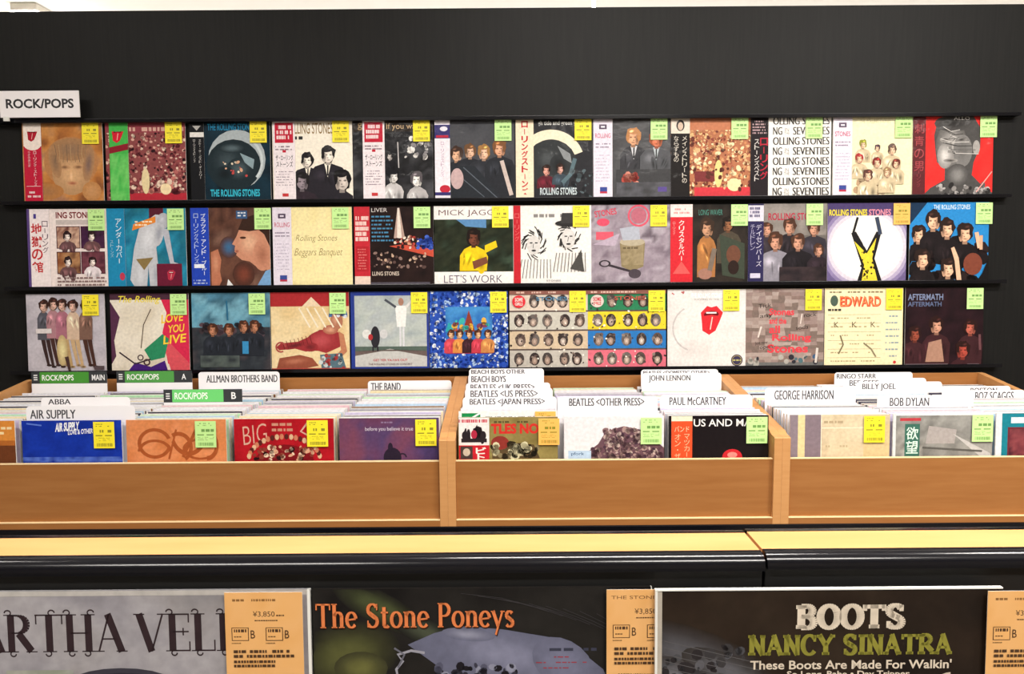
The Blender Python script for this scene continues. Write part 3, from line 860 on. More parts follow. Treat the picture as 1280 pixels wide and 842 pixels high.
A = Art(S, S, '#e02a28').cloud(0, 0, 1, 1, ['#d82424', '#ea3430', '#e02a28'], 10, 5, 2)
A.poly(((.12, .0), (.22, .1), (.4, .2), (.4, .36), (.3, .42), (.28, .55), (.26, .75), (.3, .94), (.4, 1), (.74, 1), (.84, .84), (.84, .6), (.76, .42), (.74, .26), (.9, .1), (1, .04), (1, 0)), '#4c4a49')
A.soft(.48, .62, .2, .3, '#b4b0ac', '#5a5856').soft(.4, .5, .1, .16, '#d8d4d0', '#8a8784').soft(.62, .56, .12, .2, '#6a6866', '#7c7a78').soft(.56, .26, .14, .14, '#8c8a88', '#4c4a49').soft(.5, .9, .24, .1, '#2a2827', '#4c4a49').ell(.79, .6, .045, .09, '#a4a09c')
A.soft(.4, .7, .07, .03, '#2c2a29', '#9c9894').soft(.6, .7, .07, .03, '#2c2a29', '#8a8784').soft(.47, .44, .09, .025, '#3c3a39', '#9c9894').poly(((.47, .7), (.43, .54), (.5, .53)), '#8a8784')
for k in range(14):
    A.line(((.34 + .03 * (k % 7), .86 - .05 * (k // 2)), (.44 + .03 * (k % 5), .8 - .045 * (k // 2)), (.56 + .02 * k, .82 - .05 * (k // 2))), .008, ('#3a3837', '#d0ccc8', '#5c5a58')[k % 3])
A.blobs(.3, .0, .95, .14, 46, .012, .035, ['#2a2828', '#8a8684', '#5c5a58', '#b0acaa'], 4)
A.line(((.8, .05), (.99, .3)), .012, '#f6a8a0').text('ALLO', .5, .94, .7, .98, '#e0dcd8')
O = obi(0.05, '#5c2428').vtext('刺青の男', .5, .9, .12, '#a8484c', 0, 1.3).vtext('ローリング', .5, .38, .05, '#8a3c40')
cover(0, 1193, A, O, GRN, 'record with bright red cover and grey bust, last in the top wall row', .07, .93)

# ---- middle row
A = Art(S, S, '#f0e2de').text('ING STONE', .36, .88, .80, .96, '#7a1c24', .03).rect(.36, .8, .78, .86, '#c8bcb8')
for (a, b, c) in ((.36, .5, 1), (.67, .5, 2), (.36, .18, 3), (.67, .18, 4)):
    A.rect(a, b, a + .3, b + .28, '#4a2030').cloud(a + .01, b + .01, a + .29, b + .27, [['#6a3a34', '#d8b49c', '#8a5a4c'], ['#3a1c3c', '#4c2848', '#30182c'], ['#5a3024', '#b88a60', '#8a5030'], ['#5a2c34', '#7a4450', '#4a2430']][c - 1], 8, 12, c)
    A.person(a + .14, b + .1, .11, '#ecd8d0', '#2a1a1c', '#e8dce0' if c == 4 else '#6a4a4c', 1.0)
A.scrib(.36, .02, .98, .15, 3, '#8a7270', 4, .9, .5)
O = obi(0.088, '#f2e6e6').rect(0, 0, .12, 1, '#5a4480').vtext('ローリング', .8, .85, .075, '#5a3c50').vtext('地獄の館', .42, .82, .14, '#c4262c', .02, 1.15).rect(.3, .88, .42, .94, '#4a3c8c')
cover(1, 83, A, O, GRN, 'record with four small photo squares and red characters, first in the middle wall row', .14, .88)

A = Art(S, S, '#1f7fa4').cloud(.2, 0, 1, 1, ['#1a6a90', '#2c94b4', '#186480', '#2a7a8c'], 12, 5, 4).rect(.54, .86, .72, 1, '#5a2030').poly(((.34, .0), (.66, 0), (.62, .5), (.74, .78), (.78, .9), (.62, .92), (.42, .78), (.34, .5), (.28, .1)), '#c4c6cc').ell(.72, .84, .08, .1, '#b4b6be')
A.soft(.52, .62, .12, .24, '#dcdee4', '#c4c6cc', -.2).soft(.66, .68, .06, .16, '#9a9ca8', '#c4c6cc', -.2).poly(((.49, 0), (.53, 0), (.515, .26)), '#1e6c8c').soft(.41, .16, .05, .18, '#d8dae0', '#c4c6cc').soft(.6, .16, .04, .18, '#a4a6b2', '#c4c6cc').soft(.7, .86, .05, .06, '#ccced6', '#b4b6be')
A.poly(((.7, .74), (.78, .74), (.84, .32), (.9, .3), (.8, .26)), '#b8bac4').rect(.62, 0, .94, .3, '#6a1c34').tongue(.8, .16, .1, '#b83048').poly(((.36, .36), (.58, .38), (.46, .22)), '#8a7448').poly(((.32, .72), (.62, .82), (.62, .9), (.34, .8)), '#e88a34').scrib(.36, .77, .6, .85, 2, '#f4e4c8', 3)
O = obi(0.07, '#2088b4').vtext('アンダーカバー', .65, .87, .075, '#e0eef4').vtext('ストーンズ', .25, .6, .04, '#a8d0e0').ell(.8, .14, .15, .05, '#c03c54')
cover(1, 182, A, O, GRN, 'record with blue cover and pale grey torso shape, middle wall row', .12, .88)

A = Art(S, S, '#54362a').cloud(.2, 0, 1, 1, ['#3a241e', '#6a4638', '#4a2e28', '#7a5a4c'], 12, 5, 7).soft(.48, .5, .12, .14, '#3a6a94', '#54362a')
A.poly(((.62, .74), (.58, .64), (.52, .54), (.56, .52), (.55, .47), (.58, .44), (.57, .4), (.64, .34), (.74, .32), (.84, .24), (1, .2), (1, .8), (.8, .84)), '#c98c70').soft(.74, .56, .16, .18, '#e0b090', '#c98c70').soft(.9, .4, .12, .2, '#a86c54', '#c98c70').ell(.66, .62, .04, .015, '#4a2c20').soft(.58, .45, .03, .02, '#8c4438', '#c08068')
A.poly(((.6, .72), (.66, .86), (.84, .92), (1, .9), (1, .5), (.93, .66), (.86, .72), (.74, .7)), '#38241c').poly(((.25, .44), (.34, .48), (.38, .34), (.36, .2), (.38, .08), (.34, 0), (.25, 0)), '#b87458').soft(.31, .3, .05, .16, '#d09474', '#b87458').soft(.66, .16, .14, .16, '#7c4030', '#4a2e26').poly(((.82, 0), (1, 0), (1, .22), (.94, .2)), '#78a4d0').rect(.58, .86, .72, .96, '#3a5a84').scrib(.6, .88, .7, .95, 2, '#d8dce4', 2).poly(((.44, 0), (.54, 0), (.46, .1)), '#e8e8e8')
O = obi(0.072, '#2444b4').vtext('ブラック・アンド・ブルー', .7, .93, .06, '#dce4f4', .01).vtext('ローリングストーンズ', .3, .93, .058, '#b8c8ec').rect(.15, .24, .7, .29, '#e8ecf8').scrib(.1, .03, .9, .1, 2, '#b8c8ec', 3)
cover(1, 287, A, O, GRN, 'record with large brown profile heads and royal blue band, middle wall row', .12, .92)

A = Art(S, S, '#f3e3a6').cloud(.25, 0, 1, 1, ['#f1dfa0', '#f6e8b0', '#f3e3a6'], 8, 4, 2).text('Rolling Stones', .28, .55, .8, .65, '#8a7440', -.012, .25).text('Beggars Banquet', .26, .36, .86, .48, '#8a7440', -.012, .25)
cover(1, 390, A, obi_lavender(14), GRN, 'record with plain cream cover, thin slanted script and lavender band, middle wall row', .12)

A = Art(S, S, '#1c1212').cloud(.2, 0, 1, 1, ['#140c0c', '#2a1a18', '#180e10'], 12, 7, 5).poly(((.55, .98), (.575, .98), (.64, .6), (.5, .6)), '#b89c90').poly(((.55, .98), (.57, .98), (.6, .6), (.54, .6)), '#e8dcd0').poly(((.44, .5), (1, .36), (1, .46), (.6, .52)), '#c8503c').blobs(.5, .48, .86, .62, 50, .01, .025, ['#f0dcc8', '#b8463c', '#e8a080', '#3a2020'], 3)
A.blobs(.8, .46, 1, .62, 30, .015, .035, ['#2c4ab0', '#4868c8', '#1c2c70'], 6).scrib(.22, .55, .5, .9, 7, '#4a86ac', 4, .95, .4).text('LIVER', .22, .93, .42, .98, '#d8d0cc').blobs(.24, .22, .9, .42, 50, .008, .022, ['#8a7068', '#5a4440', '#c8a890'], 8).text('LLING STONES', .22, .13, .56, .18, '#e0d0c0', .01).rect(.2, 0, .95, .045, '#55505a')
O = obi(0.062, '#c42c38').scrib(.08, .55, .92, .88, 5, '#f4dcd4', 8, .9, .75).rect(.1, .18, .9, .5, '#b4242e').scrib(.2, .2, .8, .48, 8, '#e0807c', 4, .8, .4).rect(0, 0, 1, .12, '#e8d0c0')
cover(1, 492, A, O, GRN, 'record with black concert stage cover, light beam and red band, middle wall row', .1)

A = Art(S, S, '#f2eeea').rect(0, .17, 1, .83, '#1e2418').cloud(0, .17, 1, .83, ['#10140c', '#2e3424', '#1a2014', '#3a4a3a'], 16, 6, 6).poly(((.28, .83), (.66, .83), (.66, .72), (.4, .74)), '#5a8ab8').text('MICK JAGG', .06, .86, .76, .95, '#5a3038', -.008, 0).text("LET'S WORK", .12, .03, .86, .13, '#4a3c58', -.008)
A.person(.5, .5, .2, '#6a3c2c', '#1c120e', '#ecc81c', 1.6, .9).poly(((.64, .5), (.78, .56), (.8, .48), (.64, .4)), '#ecc81c').poly(((.48, .3), (.66, .36), (.68, .28), (.5, .2)), '#7a4834')
cover(1, 592, A, None, YEL, 'record with yellow shirted sitter on dark cover between white lettered bands, middle wall row', .1, .84)

A = Art(S, S, '#efebe6').scrib(.26, .83, .76, .9, 1, '#8a8684', 3, .9, .6)
for (cu, cv, seed) in ((.26, .52, 3), (.7, .6, 8)):
    r = random.Random(seed)
    for k in range(34):
        a = r.uniform(0, 6.28); rr = r.uniform(.1, .17)
        A.line(((cu + rr * .75 * math.cos(a), cv + rr * math.sin(a)), (cu + (rr + .05) * .75 * math.cos(a + .5), cv + (rr + .05) * math.sin(a + .5))), .012, r.choice(('#2a2828', '#55524f', '#1c1a1a')))
    A.ell(cu, cv - .02, .085, .12, '#d8d4d0').rect(cu - .05, cv, cu - .015, cv + .015, '#333030').rect(cu + .015, cv, cu + .05, cv + .015, '#333030').line(((cu, cv), (cu - .01, cv - .06)), .008, '#55524f').ell(cu, cv - .09, .03, .012, '#2a2828')
    for k in range(10):
        A.line(((cu - .15 + .04 * k, cv - .2), (cu - .19 + .045 * k, cv - .44)), .009, '#6a6664')
A.ell(.7, .77, .17, .04, '#2c2a2a').poly(((.6, .77), (.62, .9), (.78, .9), (.8, .77)), '#3a3838').poly(((.72, .2), (.86, .44), (.9, .16)), '#4a4846').text('STONES', .42, .04, .6, .06, '#6a6664')
O = obi(0.028, '#c22430').vtext('ローリング', .5, .9, .06, '#d86868', 0, 1.2)
cover(1, 691, A, O, YEL, 'record with white cover, two sketched heads and narrow red band, middle wall row', .05)

A = Art(S, S, '#978a94').cloud(0, 0, 1, 1, ['#7a6c78', '#a89ca6', '#8c7e8a', '#b8aeb8', '#6a5e68'], 20, 5, 12).poly(((.36, .52), (.68, .52), (.66, .22), (.52, .16), (.38, .22)), '#8a7c5c').cloud(.38, .24, .66, .5, ['#7a6c4c', '#a09070', '#8c7e60'], 8, 10, 5).ell(.52, .53, .16, .05, '#b4a890').poly(((.4, .55), (.62, .56), (.6, .74), (.36, .7)), '#b0b4c0')
A.ring(.17, .26, .05, .075, 0, 360, '#3a3238', asp=.6).line(((.22, .24), (.5, .16)), .03, '#3a3238').ell(.55, .13, .08, .06, '#4a4048').ring(.6, .86, .115, .14, 0, 360, '#d8586c').ell(.6, .86, .1, .1, '#b86878').text('STONES', .04, .86, .32, .94, '#d04058', .02, 0, .15).ell(.15, .78, .08, .05, '#d85068').rect(.06, .56, .28, .66, '#dc5a6c').poly(((.02, .5), (.36, .64), (.3, .48)), '#b8a8b8')
A.scrib(.4, .43, .64, .48, 1, '#6a5c44', 3)
cover(1, 789, A, None, YEL, 'record with mauve grey cover, brass cup, spoon and red ring, middle wall row', .1, .85)

A = Art(S, S, '#241f1c').cloud(.25, 0, 1, 1, ['#171412', '#342c26', '#1e1a18'], 12, 6, 4).text('LONG WAVER', .36, .86, .66, .93, '#4a8a7c', .0).person(.46, .6, .2, '#b88a6c', '#3a2a20', '#a87040', 2.6, .6).person(.74, .66, .17, '#8a5c40', '#1c1612', '#4c4438', 2.4, .9).poly(((.62, .62), (.94, .5), (.94, .05), (.66, .1)), '#3c4438').ell(.8, .36, .09, .12, '#6a4434').ell(.8, .2, .07, .09, '#2a1c18').ell(.44, .12, .09, .07, '#a07464').line(((.56, .44), (.5, .16)), .06, '#7a6c60')
O = obi(0.088, '#d02a34').rect(0, .84, 1, 1, '#f0dcd8').scrib(.15, .87, .85, .96, 2, '#d88884', 3).vtext('クリスタルバー', .5, .8, .068, '#f6e4e0', .01).vtext('ローリング', .16, .78, .03, '#f0b0ac').poly(((.1, .12), (.5, .28), (.9, .12)), '#dc5a58')
cover(1, 888, A, O, GRN, 'record with dark two figure cover and bright red band, middle wall row', .14, .87)

A = Art(S, S, '#6a6460').cloud(.15, .6, 1, 1, ['#7a746e', '#98908a', '#6a645e'], 8, 5, 2).text('ROLLING STO', .26, .79, .78, .88, '#b02440', .02)
for (u, v, s, cl) in ((.24, .6, .16, '#3a3238'), (.52, .62, .18, '#2a2428'), (.84, .6, .17, '#343038'), (.36, .42, .2, '#8a8690'), (.64, .42, .19, '#1e1a1e'), (.9, .34, .14, '#2c2228')):
    A.person(u, v, s, '#c08c74', '#4a3024', cl, 2.6, 1.1)
A.cloud(.4, 0, 1, .2, ['#1c171a', '#3a2e30', '#241e22'], 10, 8, 3)
O = obi(0.062, '#2c2850').rect(0, .78, 1, .98, '#d8d4e0').scrib(.1, .82, .9, .96, 3, '#3a3464', 5, .9, .7).vtext('ディセンバーズ', .7, .74, .07, '#c8c4d8').vtext('チルドレン', .3, .74, .06, '#a8a4c0').rect(.15, .06, .8, .12, '#c8c4d8')
cover(1, 985, A, O, GRN, 'record with group photo cover, dark red title and navy band, middle wall row', .1, .84)

A = Art(S, S, '#6a5c88')
for k, c in enumerate(('#6a5c88', '#8a7ca4', '#b0a4c0', '#d4ccd8', '#ece6e4', '#f6f1e8')):
    A.ell(.5, .44, .62 - k * .04, .6 - k * .045, c, n=36)
A.rect(0, .84, 1, 1, '#4a3c6a').text('ROLLING STONES', .02, .84, .5, .92, '#e8d43a', .03).text('STONES', .52, .84, .8, .92, '#d88a9c', .03)
A.poly(((.3, .62), (.36, .64), (.5, .4), (.62, .64), (.68, .62), (.6, .3), (.7, .0), (.38, 0), (.44, .2)), '#1c1a1c').poly(((.34, .52), (.5, .36), (.62, .56), (.57, .3), (.64, .02), (.44, .02), (.47, .22)), '#ecd03a').line(((.32, .6), (.38, .82)), .03, '#1c1a1c').line(((.67, .6), (.62, .82)), .05, '#3a4458').ell(.49, .54, .05, .1, '#f0ece8')
A.blobs(.42, .04, .6, .4, 26, .008, .018, ['#2a2418'], 4)
cover(1, 1085, A, None, ORG, 'record with purple edged white cover, yellow spotted shape and orange tag, middle wall row', .1, .93)

A = Art(S, S, '#2a86c8').poly(((0, .72), (.22, 1), (0, 1)), '#16304c').text('THE ROLLING STONES', .3, .91, .76, .97, '#d8e8f0', .01).blobs(.1, .0, .95, .5, 30, .06, .12, ['#1c1618', '#2a1e1e', '#161214'], 4)
for (u, v, s) in ((.12, .5, .2), (.3, .66, .22), (.48, .56, .22), (.7, .5, .22), (.16, .18, .22), (.48, .06, .22)):
    A.person(u, v, s, '#e0b090', '#2a1c18', '#1c1618', 1.2, .8)
A.ell(.8, .22, .12, .14, '#7a4030').poly(((.52, .42), (.56, .44), (.62, .3), (.66, .02), (.6, .02), (.57, .26)), '#e4b898').line(((.84, .62), (.88, .42)), .05, '#e4b898').line(((.9, .58), (.9, .4)), .04, '#d8a888').poly(((.85, .0), (1, .0), (1, .3), (.92, .1)), '#141214')
cover(1, 1188, A, None, GRN, 'record with blue cover of crowded faces and hands, last in the middle wall row', .1, .93)

# ---- bottom row
A = Art(S, S, '#b9b3bc').cloud(0, 0, 1, 1, ['#aea8b2', '#c8c2ca', '#b6b0ba'], 12, 4, 3)
for (u, h, cl, lg) in ((.22, .0, '#55555e', '#3c2a28'), (.34, .02, '#b08088', '#4a302c'), (.46, .01, '#a86c7c', '#c0a070'), (.6, .0, '#d0b49c', '#c8a880'), (.76, .0, '#7a5c50', '#4a3028')):
    A.line(((u - .03, .5), (u + .0, .3), (u + .04, .1)), .06, lg, .035).line(((u + .03, .5), (u + .06, .3), (u + .1, .08)), .06, lg, .035).soft(u + .05, .09, .035, .015, '#2a1e1c', lg).soft(u + .11, .07, .035, .015, '#2a1e1c', lg)
    A.person(u, .78 + h, .14, '#d0a898', '#3a2420', cl, 2.6, .62)
A.soft(.45, .28, .07, .2, '#e8dca4', '#c0a878').line(((.5, .2), (.54, .0)), .05, '#4a3430', .03).rect(.85, .03, .98, .08, '#5a4c50').rect(.12, .5, .32, .56, '#dcd4d4')
cover(2, 81, A, None, YEL, 'record with pale lilac cover and five standing figures, first in the bottom wall row', .1, .83)

A = Art(S, S, '#e0d6c4').cloud(0, 0, 1, 1, ['#d8cdb8', '#ece4d4', '#e0d6c4'], 10, 4, 8).poly(((0, .9), (.12, .7), (.04, .4), (.06, .2), (0, .1)), '#55304a').poly(((.62, 1), (1, 1), (1, 0), (.72, .1), (.66, .5), (.72, .75)), '#d82c50').poly(((.66, .36), (.74, .38), (1, .1), (1, 0), (.76, 0)), '#dc5660').poly(((.42, .28), (.66, .48), (.74, .42), (.68, .18), (.5, .14)), '#2c8a60').poly(((.2, .0), (.3, .12), (.5, .06), (.68, .14), (.72, 0)), '#46207c')
A.line(((.52, .8), (.42, .6), (.38, .3)), .012, '#5a4838').line(((.1, .25), (.3, .1), (.5, .16)), .02, '#3c2c34').ring(.37, .18, .025, .04, 0, 360, '#4a3438').ring(.45, .12, .025, .045, 0, 360, '#4a3438').rect(0, .92, 1, 1, '#4a2c3c')
A.text('The Rolling', .08, .86, .62, .97, '#ecd848', .01, .3).text('LOVE', .64, .63, .92, .74, '#f6d040', .02, .2, .12).text('YOU', .72, .5, .93, .6, '#f6d040', .02, .2, .1).text('LIVE', .66, .36, .95, .47, '#f6d040', .02, .2, .1)
cover(2, 186, A, None, GRN, 'record with cream and pink cover and yellow slanted title, bottom wall row', .1, .88)

A = Art(S, S, '#4a6878').cloud(0, .0, 1, 1, ['#4a88a4', '#7ab0c4', '#3c6478', '#5a94b0'], 18, 5, 6).cloud(0, 0, 1, .56, ['#20242a', '#3c4248', '#2a2f36', '#4a4448'], 18, 6, 4).blobs(.1, .46, .9, .6, 40, .02, .05, ['#3a3034', '#54424a', '#2c3038'], 3)
for (u, v) in ((.26, .46), (.47, .46), (.66, .5), (.8, .5)):
    A.person(u, v, .14, '#b0785c', '#4a2c20', '#262a32', 2.2, .9)
A.rect(.64, .22, .72, .38, '#3a8cc0').cloud(.1, .05, .6, .2, ['#3c4a44', '#5a6460', '#30363a'], 8, 8, 2).line(((.45, .9), (.46, .65)), .02, '#2c6a8c')
cover(2, 288, A, None, GRN, 'record with misty blue cover and row of dim heads, bottom wall row', .1, .84)

A = Art(S, S, '#dcc08c').cloud(0, 0, 1, .82, ['#d8b880', '#ecd8ac', '#e0c490'], 12, 4, 5).rect(0, .82, 1, 1, '#a82c30').poly(((.4, .82), (.52, .94), (.64, .82)), '#e8d0b0')
A.poly(((.06, .3), (.12, .35), (.34, .37), (.5, .44), (.62, .52), (.8, .52), (.9, .46), (.88, .3), (.7, .22), (.56, .26), (.44, .24), (.3, .28), (.1, .26)), '#9a3236').soft(.64, .38, .2, .13, '#bc5054', '#9a3236', .2).soft(.3, .32, .18, .04, '#5c2226', '#9a3236', .2).soft(.5, .3, .1, .06, '#6c2428', '#9a3236')
A.soft(.76, .52, .1, .06, '#d8a080', '#a8604c').ell(.84, .63, .08, .11, '#b0745a').soft(.82, .64, .05, .08, '#d09a7c', '#b0745a').ring(.86, .7, .075, .12, -10, 190, '#4a6ca0').blobs(.78, .68, .95, .78, 14, .015, .03, ['#4a6ca0', '#d8dce4', '#6c3430'], 3)
A.poly(((.86, .5), (.93, .46), (.97, .24), (.84, .12), (.8, .16), (.89, .26)), '#bc7c5c').poly(((.06, .02), (.1, .16), (.36, .2), (.52, .16), (.6, .06), (.4, .02)), '#94503c').soft(.3, .12, .2, .05, '#b8745a', '#94503c', .1)
for k in range(8): A.line(((.14 + .05 * k, .37 + .012 * k), (.17 + .05 * k, .27 + .01 * k)), .008, '#6c2226')
A.poly(((.62, .2), (.9, .22), (.96, .0), (.64, 0)), '#55707c').blobs(.62, .02, .94, .2, 24, .015, .03, ['#c8d0d0', '#3c4c58', '#a03838'], 5).ring(.12, .3, .05, .07, 0, 300, '#a84c48')
for k in range(5): A.line(((.36 + .1 * k, .8), (.5 + .1 * k, .55)), .02, '#f0e4cc')
A.rect(0, 0, 1, .03, '#b04840')
cover(2, 387, A, None, GRN, 'record with red topped beige cover and reclining red figure, bottom wall row', .1, .86)

A = Art(S, S, '#2a3c8c').rect(.05, .04, .97, .95, '#a8b0b0').cloud(.05, .3, .97, .95, ['#9aa4a8', '#bcc4bc', '#a8b0b4', '#c8ccc4'], 12, 4, 3).rect(.05, .2, .97, .3, '#55655c').poly(((.05, .04), (.97, .04), (.97, .17), (.5, .27), (.05, .18)), '#c4c4c0').poly(((.05, .18), (.5, .26), (.97, .17), (.97, .24), (.05, .24)), '#6a5c58')
A.rect(.62, .3, .645, .62, '#d8d8dc').rect(.66, .3, .685, .62, '#d8d8dc').poly(((.59, .55), (.7, .55), (.72, .82), (.57, .82)), '#ecece8').ell(.645, .87, .035, .05, '#a87c68').line(((.58, .8), (.44, .9)), .03, '#4c5058').line(((.71, .8), (.8, .9)), .03, '#dcd8d4').ell(.31, .42, .06, .14, '#2c2a30').line(((.28, .3), (.28, .24)), .02, '#2c2a30').line(((.34, .3), (.34, .24)), .02, '#2c2a30').ell(.2, .46, .055, .06, '#dcdcd8').ell(.42, .46, .05, .06, '#cccccc').ell(.25, .42, .03, .04, '#b03438')
A.text("GET YER YA-YA'S OUT", .28, .11, .72, .14, '#b83438', .02).text('THE ROLLING STONES IN CONCERT', .22, .06, .78, .085, '#6a3c40', .01)
cover(2, 487, A, None, YEL, 'record with royal blue frame round a grey sky scene, bottom wall row', .1, .88)

A = Art(S, S, '#2c50b0').blobs(0, 0, 1, 1, 1100, .01, .026, ['#2448b0', '#3a68c8', '#e4ecf4', '#1c3894', '#a8c4e8', '#2c54bc', '#14307c'], 7).rect(.2, .2, .8, .8, '#2c6cb8').cloud(.2, .5, .8, .8, ['#2c6cb8', '#4a94d0', '#2458a8'], 10, 6, 2).poly(((.5, .76), (.58, .48), (.42, .48)), '#8c3c2c').poly(((.24, .6), (.36, .52), (.2, .48)), '#2ca0a8').blobs(.28, .5, .74, .62, 24, .02, .04, ['#3cb0a8', '#c84c3c', '#e0b048', '#7a3c58'], 4).rect(.2, .2, .8, .3, '#a03040')
for u, c in ((.27, '#c84450'), (.38, '#d88a48'), (.5, '#3a2028'), (.62, '#c03c4c'), (.74, '#c8844c')):
    A.person(u, .4, .1, '#e0b088', '#4a2c20', c, 1.9, .9)
cover(2, 586, A, None, YEL, 'record with blue and white marbled border round a colourful scene, bottom wall row', .1, .88)


def heads(cols, title, seed):
    A = Art(S, S, cols[0])
    r = random.Random(seed)
    for k in range(4):
        v = .76 - k * .245
        A.rect(0, v - .02, 1, v + .21, cols[k]).rect(0, v - .035, 1, v - .015, '#5a4c48')
        for i in range(5):
            if k == 0 and i == 0: continue
            u = .12 + .19 * i + r.uniform(-.02, .02)
            hc = r.choice(('#3a302e', '#5a4a44', '#4a4240', '#6a625e')); sk = r.choice(('#d8c4b4', '#c0a898', '#e0d4c8'))
            A.ell(u, v + .1, .066, .084, hc, n=14).blobs(u - .05, v + .05, u + .05, v + .165, 12, .012, .024, [hc, '#8a7a70', '#6a5a54', '#4c4240'], int(r.random() * 999))
            A.soft(u, v + .078, .036, .05, sk, '#8a7468', 0, 12).soft(u - .016, v + .098, .014, .01, '#3a2c28', sk, 0, 8).soft(u + .018, v + .098, .014, .01, '#3a2c28', sk, 0, 8).soft(u, v + .052, .018, .009, '#6a3c38', sk, 0, 8)
    A.rect(0, .95, 1, 1, '#8a5a50').scrib(.04, .955, .7, .995, 1, '#d8b8a8', seed).ell(.12, .86, .085, .08, '#d8c8c0' if title else '#d8303c').text('SOME', .07, .86, .17, .91, '#c82434' if title else '#f0d8d0', .03).text('GIRLS', .07, .81, .17, .85, '#c82434' if title else '#f0d8d0', .03).text('STONES', .34, .87, .74, .92, '#5a86a4' if not title else '#b85a48', .02)
    A.blobs(0, 0, 1, .9, 60, .006, .014, ['#f0e8dc', '#3c3230'], seed + 1)
    return A


cover(2, 686, heads(['#d8c8b8', '#c4c0b4', '#cdb89c', '#bcb6ac'], False, 5), None, YEL, 'record with rows of small heads on grey and beige bands, bottom wall row', .1, .87)
cover(2, 784, heads(['#2c7c54', '#e4cc34', '#2c74b8', '#d86c7c'], True, 9), None, YEL, 'record with rows of heads on green, yellow, blue and pink bands, bottom wall row', .1, .88)

A = Art(S, S, '#dcd6d2').cloud(0, 0, 1, 1, ['#d6d0cc', '#e6e0dc', '#dcd6d2'], 10, 4, 3).ring(.36, .5, .28, .3, 120, 250, '#c0bab8').tongue(.56, .62, .27, '#d42c34', '#6a1018').text('THE ROLLING STONES', .3, .89, .7, .95, '#f6f4f2', .03).text('SUCKING IN THE', .34, .86, .66, .88, '#8a8684').ell(.89, .09, .075, .075, '#3a3450').ring(.89, .09, .055, .062, 0, 360, '#a89c60').scrib(.84, .07, .94, .11, 1, '#b8b06c', 3).blobs(.03, .93, .22, .97, 6, .008, .014, ['#6a5c5c', '#b85a58'], 2)
cover(2, 884, A, None, YEL, 'record with off-white cover bearing a single red mouth mark, bottom wall row', .1, .81)

A = Art(S, S, '#8c7a72').mosaic(0, 0, 1, 1, 12, 22, ['#9c8a82', '#857069', '#a89890', '#786860', '#94807a'], 3, .12).rect(0, 0, 1, .06, '#6a6a68')
for s, a, b, c, d in (('Stones', .3, .66, .62, .75), ('and the', .3, .55, .52, .63), ('all', .3, .43, .44, .53), ('Rolling', .34, .31, .84, .42), ('Stones', .28, .18, .8, .29)):
    A.text(s, a, b, c, d, '#d8424c', .03)
for i, (a, b) in enumerate(((.16, .76), (.18, .62), (.74, .64), (.64, .48), (.12, .28), (.18, .22))):
    A.text(('Tick', 'any', 'rock', 'soda', 'just now', 'open')[i], a, b, a + .16, b + .05, '#241c1c', .0, .1, .1)
A.blobs(.05, .04, .95, .14, 16, .02, .04, ['#3c5a7c', '#2c2c34', '#4c6c74', '#a8a49c'], 6).line(((.16, .38), (.2, .52)), .02, '#d8ccc4').line(((.9, .05), (.92, .24)), .03, '#d0c8c0').line(((.7, .55), (.72, .68)), .015, '#d8ccc4')
cover(2, 982, A, None, YEL, 'record with greyish brick cover and red painted words, bottom wall row', .1, .86)

A = Art(S, S, '#ecdcae').rect(.02, .02, .98, .98, '#f0e2b8').text('EDWARD', .2, .76, .72, .89, '#d04a34', .05).text('EDWARD', .19, .77, .71, .9, '#e88a54', .0).ell(.12, .84, .05, .07, '#4a5c50').scrib(.06, .93, .9, .97, 1, '#8a7c5c', 3)
for k in range(6): A.rect(.04, .66 - k * .11, .72, .664 - k * .11, '#8a7a50').scrib(.08, .6 - k * .11, .7, .64 - k * .11, 1, '#b0a078', k + 2, .7, .4)
for u in (.15, .38, .62): A.text('K', u - .03, .5, u + .03, .57, '#5a5038')
for k in range(7): A.scrib(.78, .62 - k * .085, .96, .66 - k * .085, 1, '#8ca0a4', k + 11, .9, .5)
A.line(((.2, .4), (.24, .28), (.18, .16)), .02, '#7a7054').line(((.5, .3), (.6, .22), (.66, .12)), .02, '#8a8064').ell(.9, .05, .02, .02, '#c83838').scrib(.04, .7, .25, .74, 1, '#3a3830', 6, .95, .7)
cover(2, 1081, A, None, YEL, 'record with cream ruled page cover and red drawn title, bottom wall row', .1, .88)

A = Art(S, S, '#1c1014').cloud(0, 0, 1, 1, ['#140a0e', '#2a161c', '#1a0e12'], 12, 5, 3).text('AFTERMATH', .03, .84, .48, .92, '#7c88a8', .02).text('AFTERMATH', .03, .76, .46, .82, '#5c6888', .02)
for (u, v, s, c) in ((.12, .32, .18, '#8a4434'), (.4, .42, .2, '#c08c74'), (.83, .4, .18, '#b05c4c'), (.74, .1, .2, '#a04438')):
    A.person(u, v, s, c, '#2a1614', '#3c2024', 2.2, .9)
A.poly(((.3, .3), (.46, .34), (.5, .05), (.26, .05)), '#a8806c').rect(0, .0, .55, .025, '#7c6c70').rect(.8, 0, .95, .025, '#6c5c60').line(((.95, .4), (.96, .2)), .03, '#6a4448')
cover(2, 1182, A, None, GRN, 'record with near-black maroon cover and dim reddish faces, last in the bottom wall row', .1, .88)

for c in covers:
    wall_record(*c)

# ------------------------------------------------------------------ records standing in the bins
LEAN = -0.035
WHO = ['behind the orange brown sleeve at left edge', 'behind the blue fronted record', 'behind the orange looped record', 'behind the red fronted record',
       'behind the purple fronted record', 'behind the olive fronted record', 'behind the white record with purple brown heap',
       'behind the black fronted record', 'behind the beige striped record', 'behind the record with green characters', 'behind the teal record at right edge']


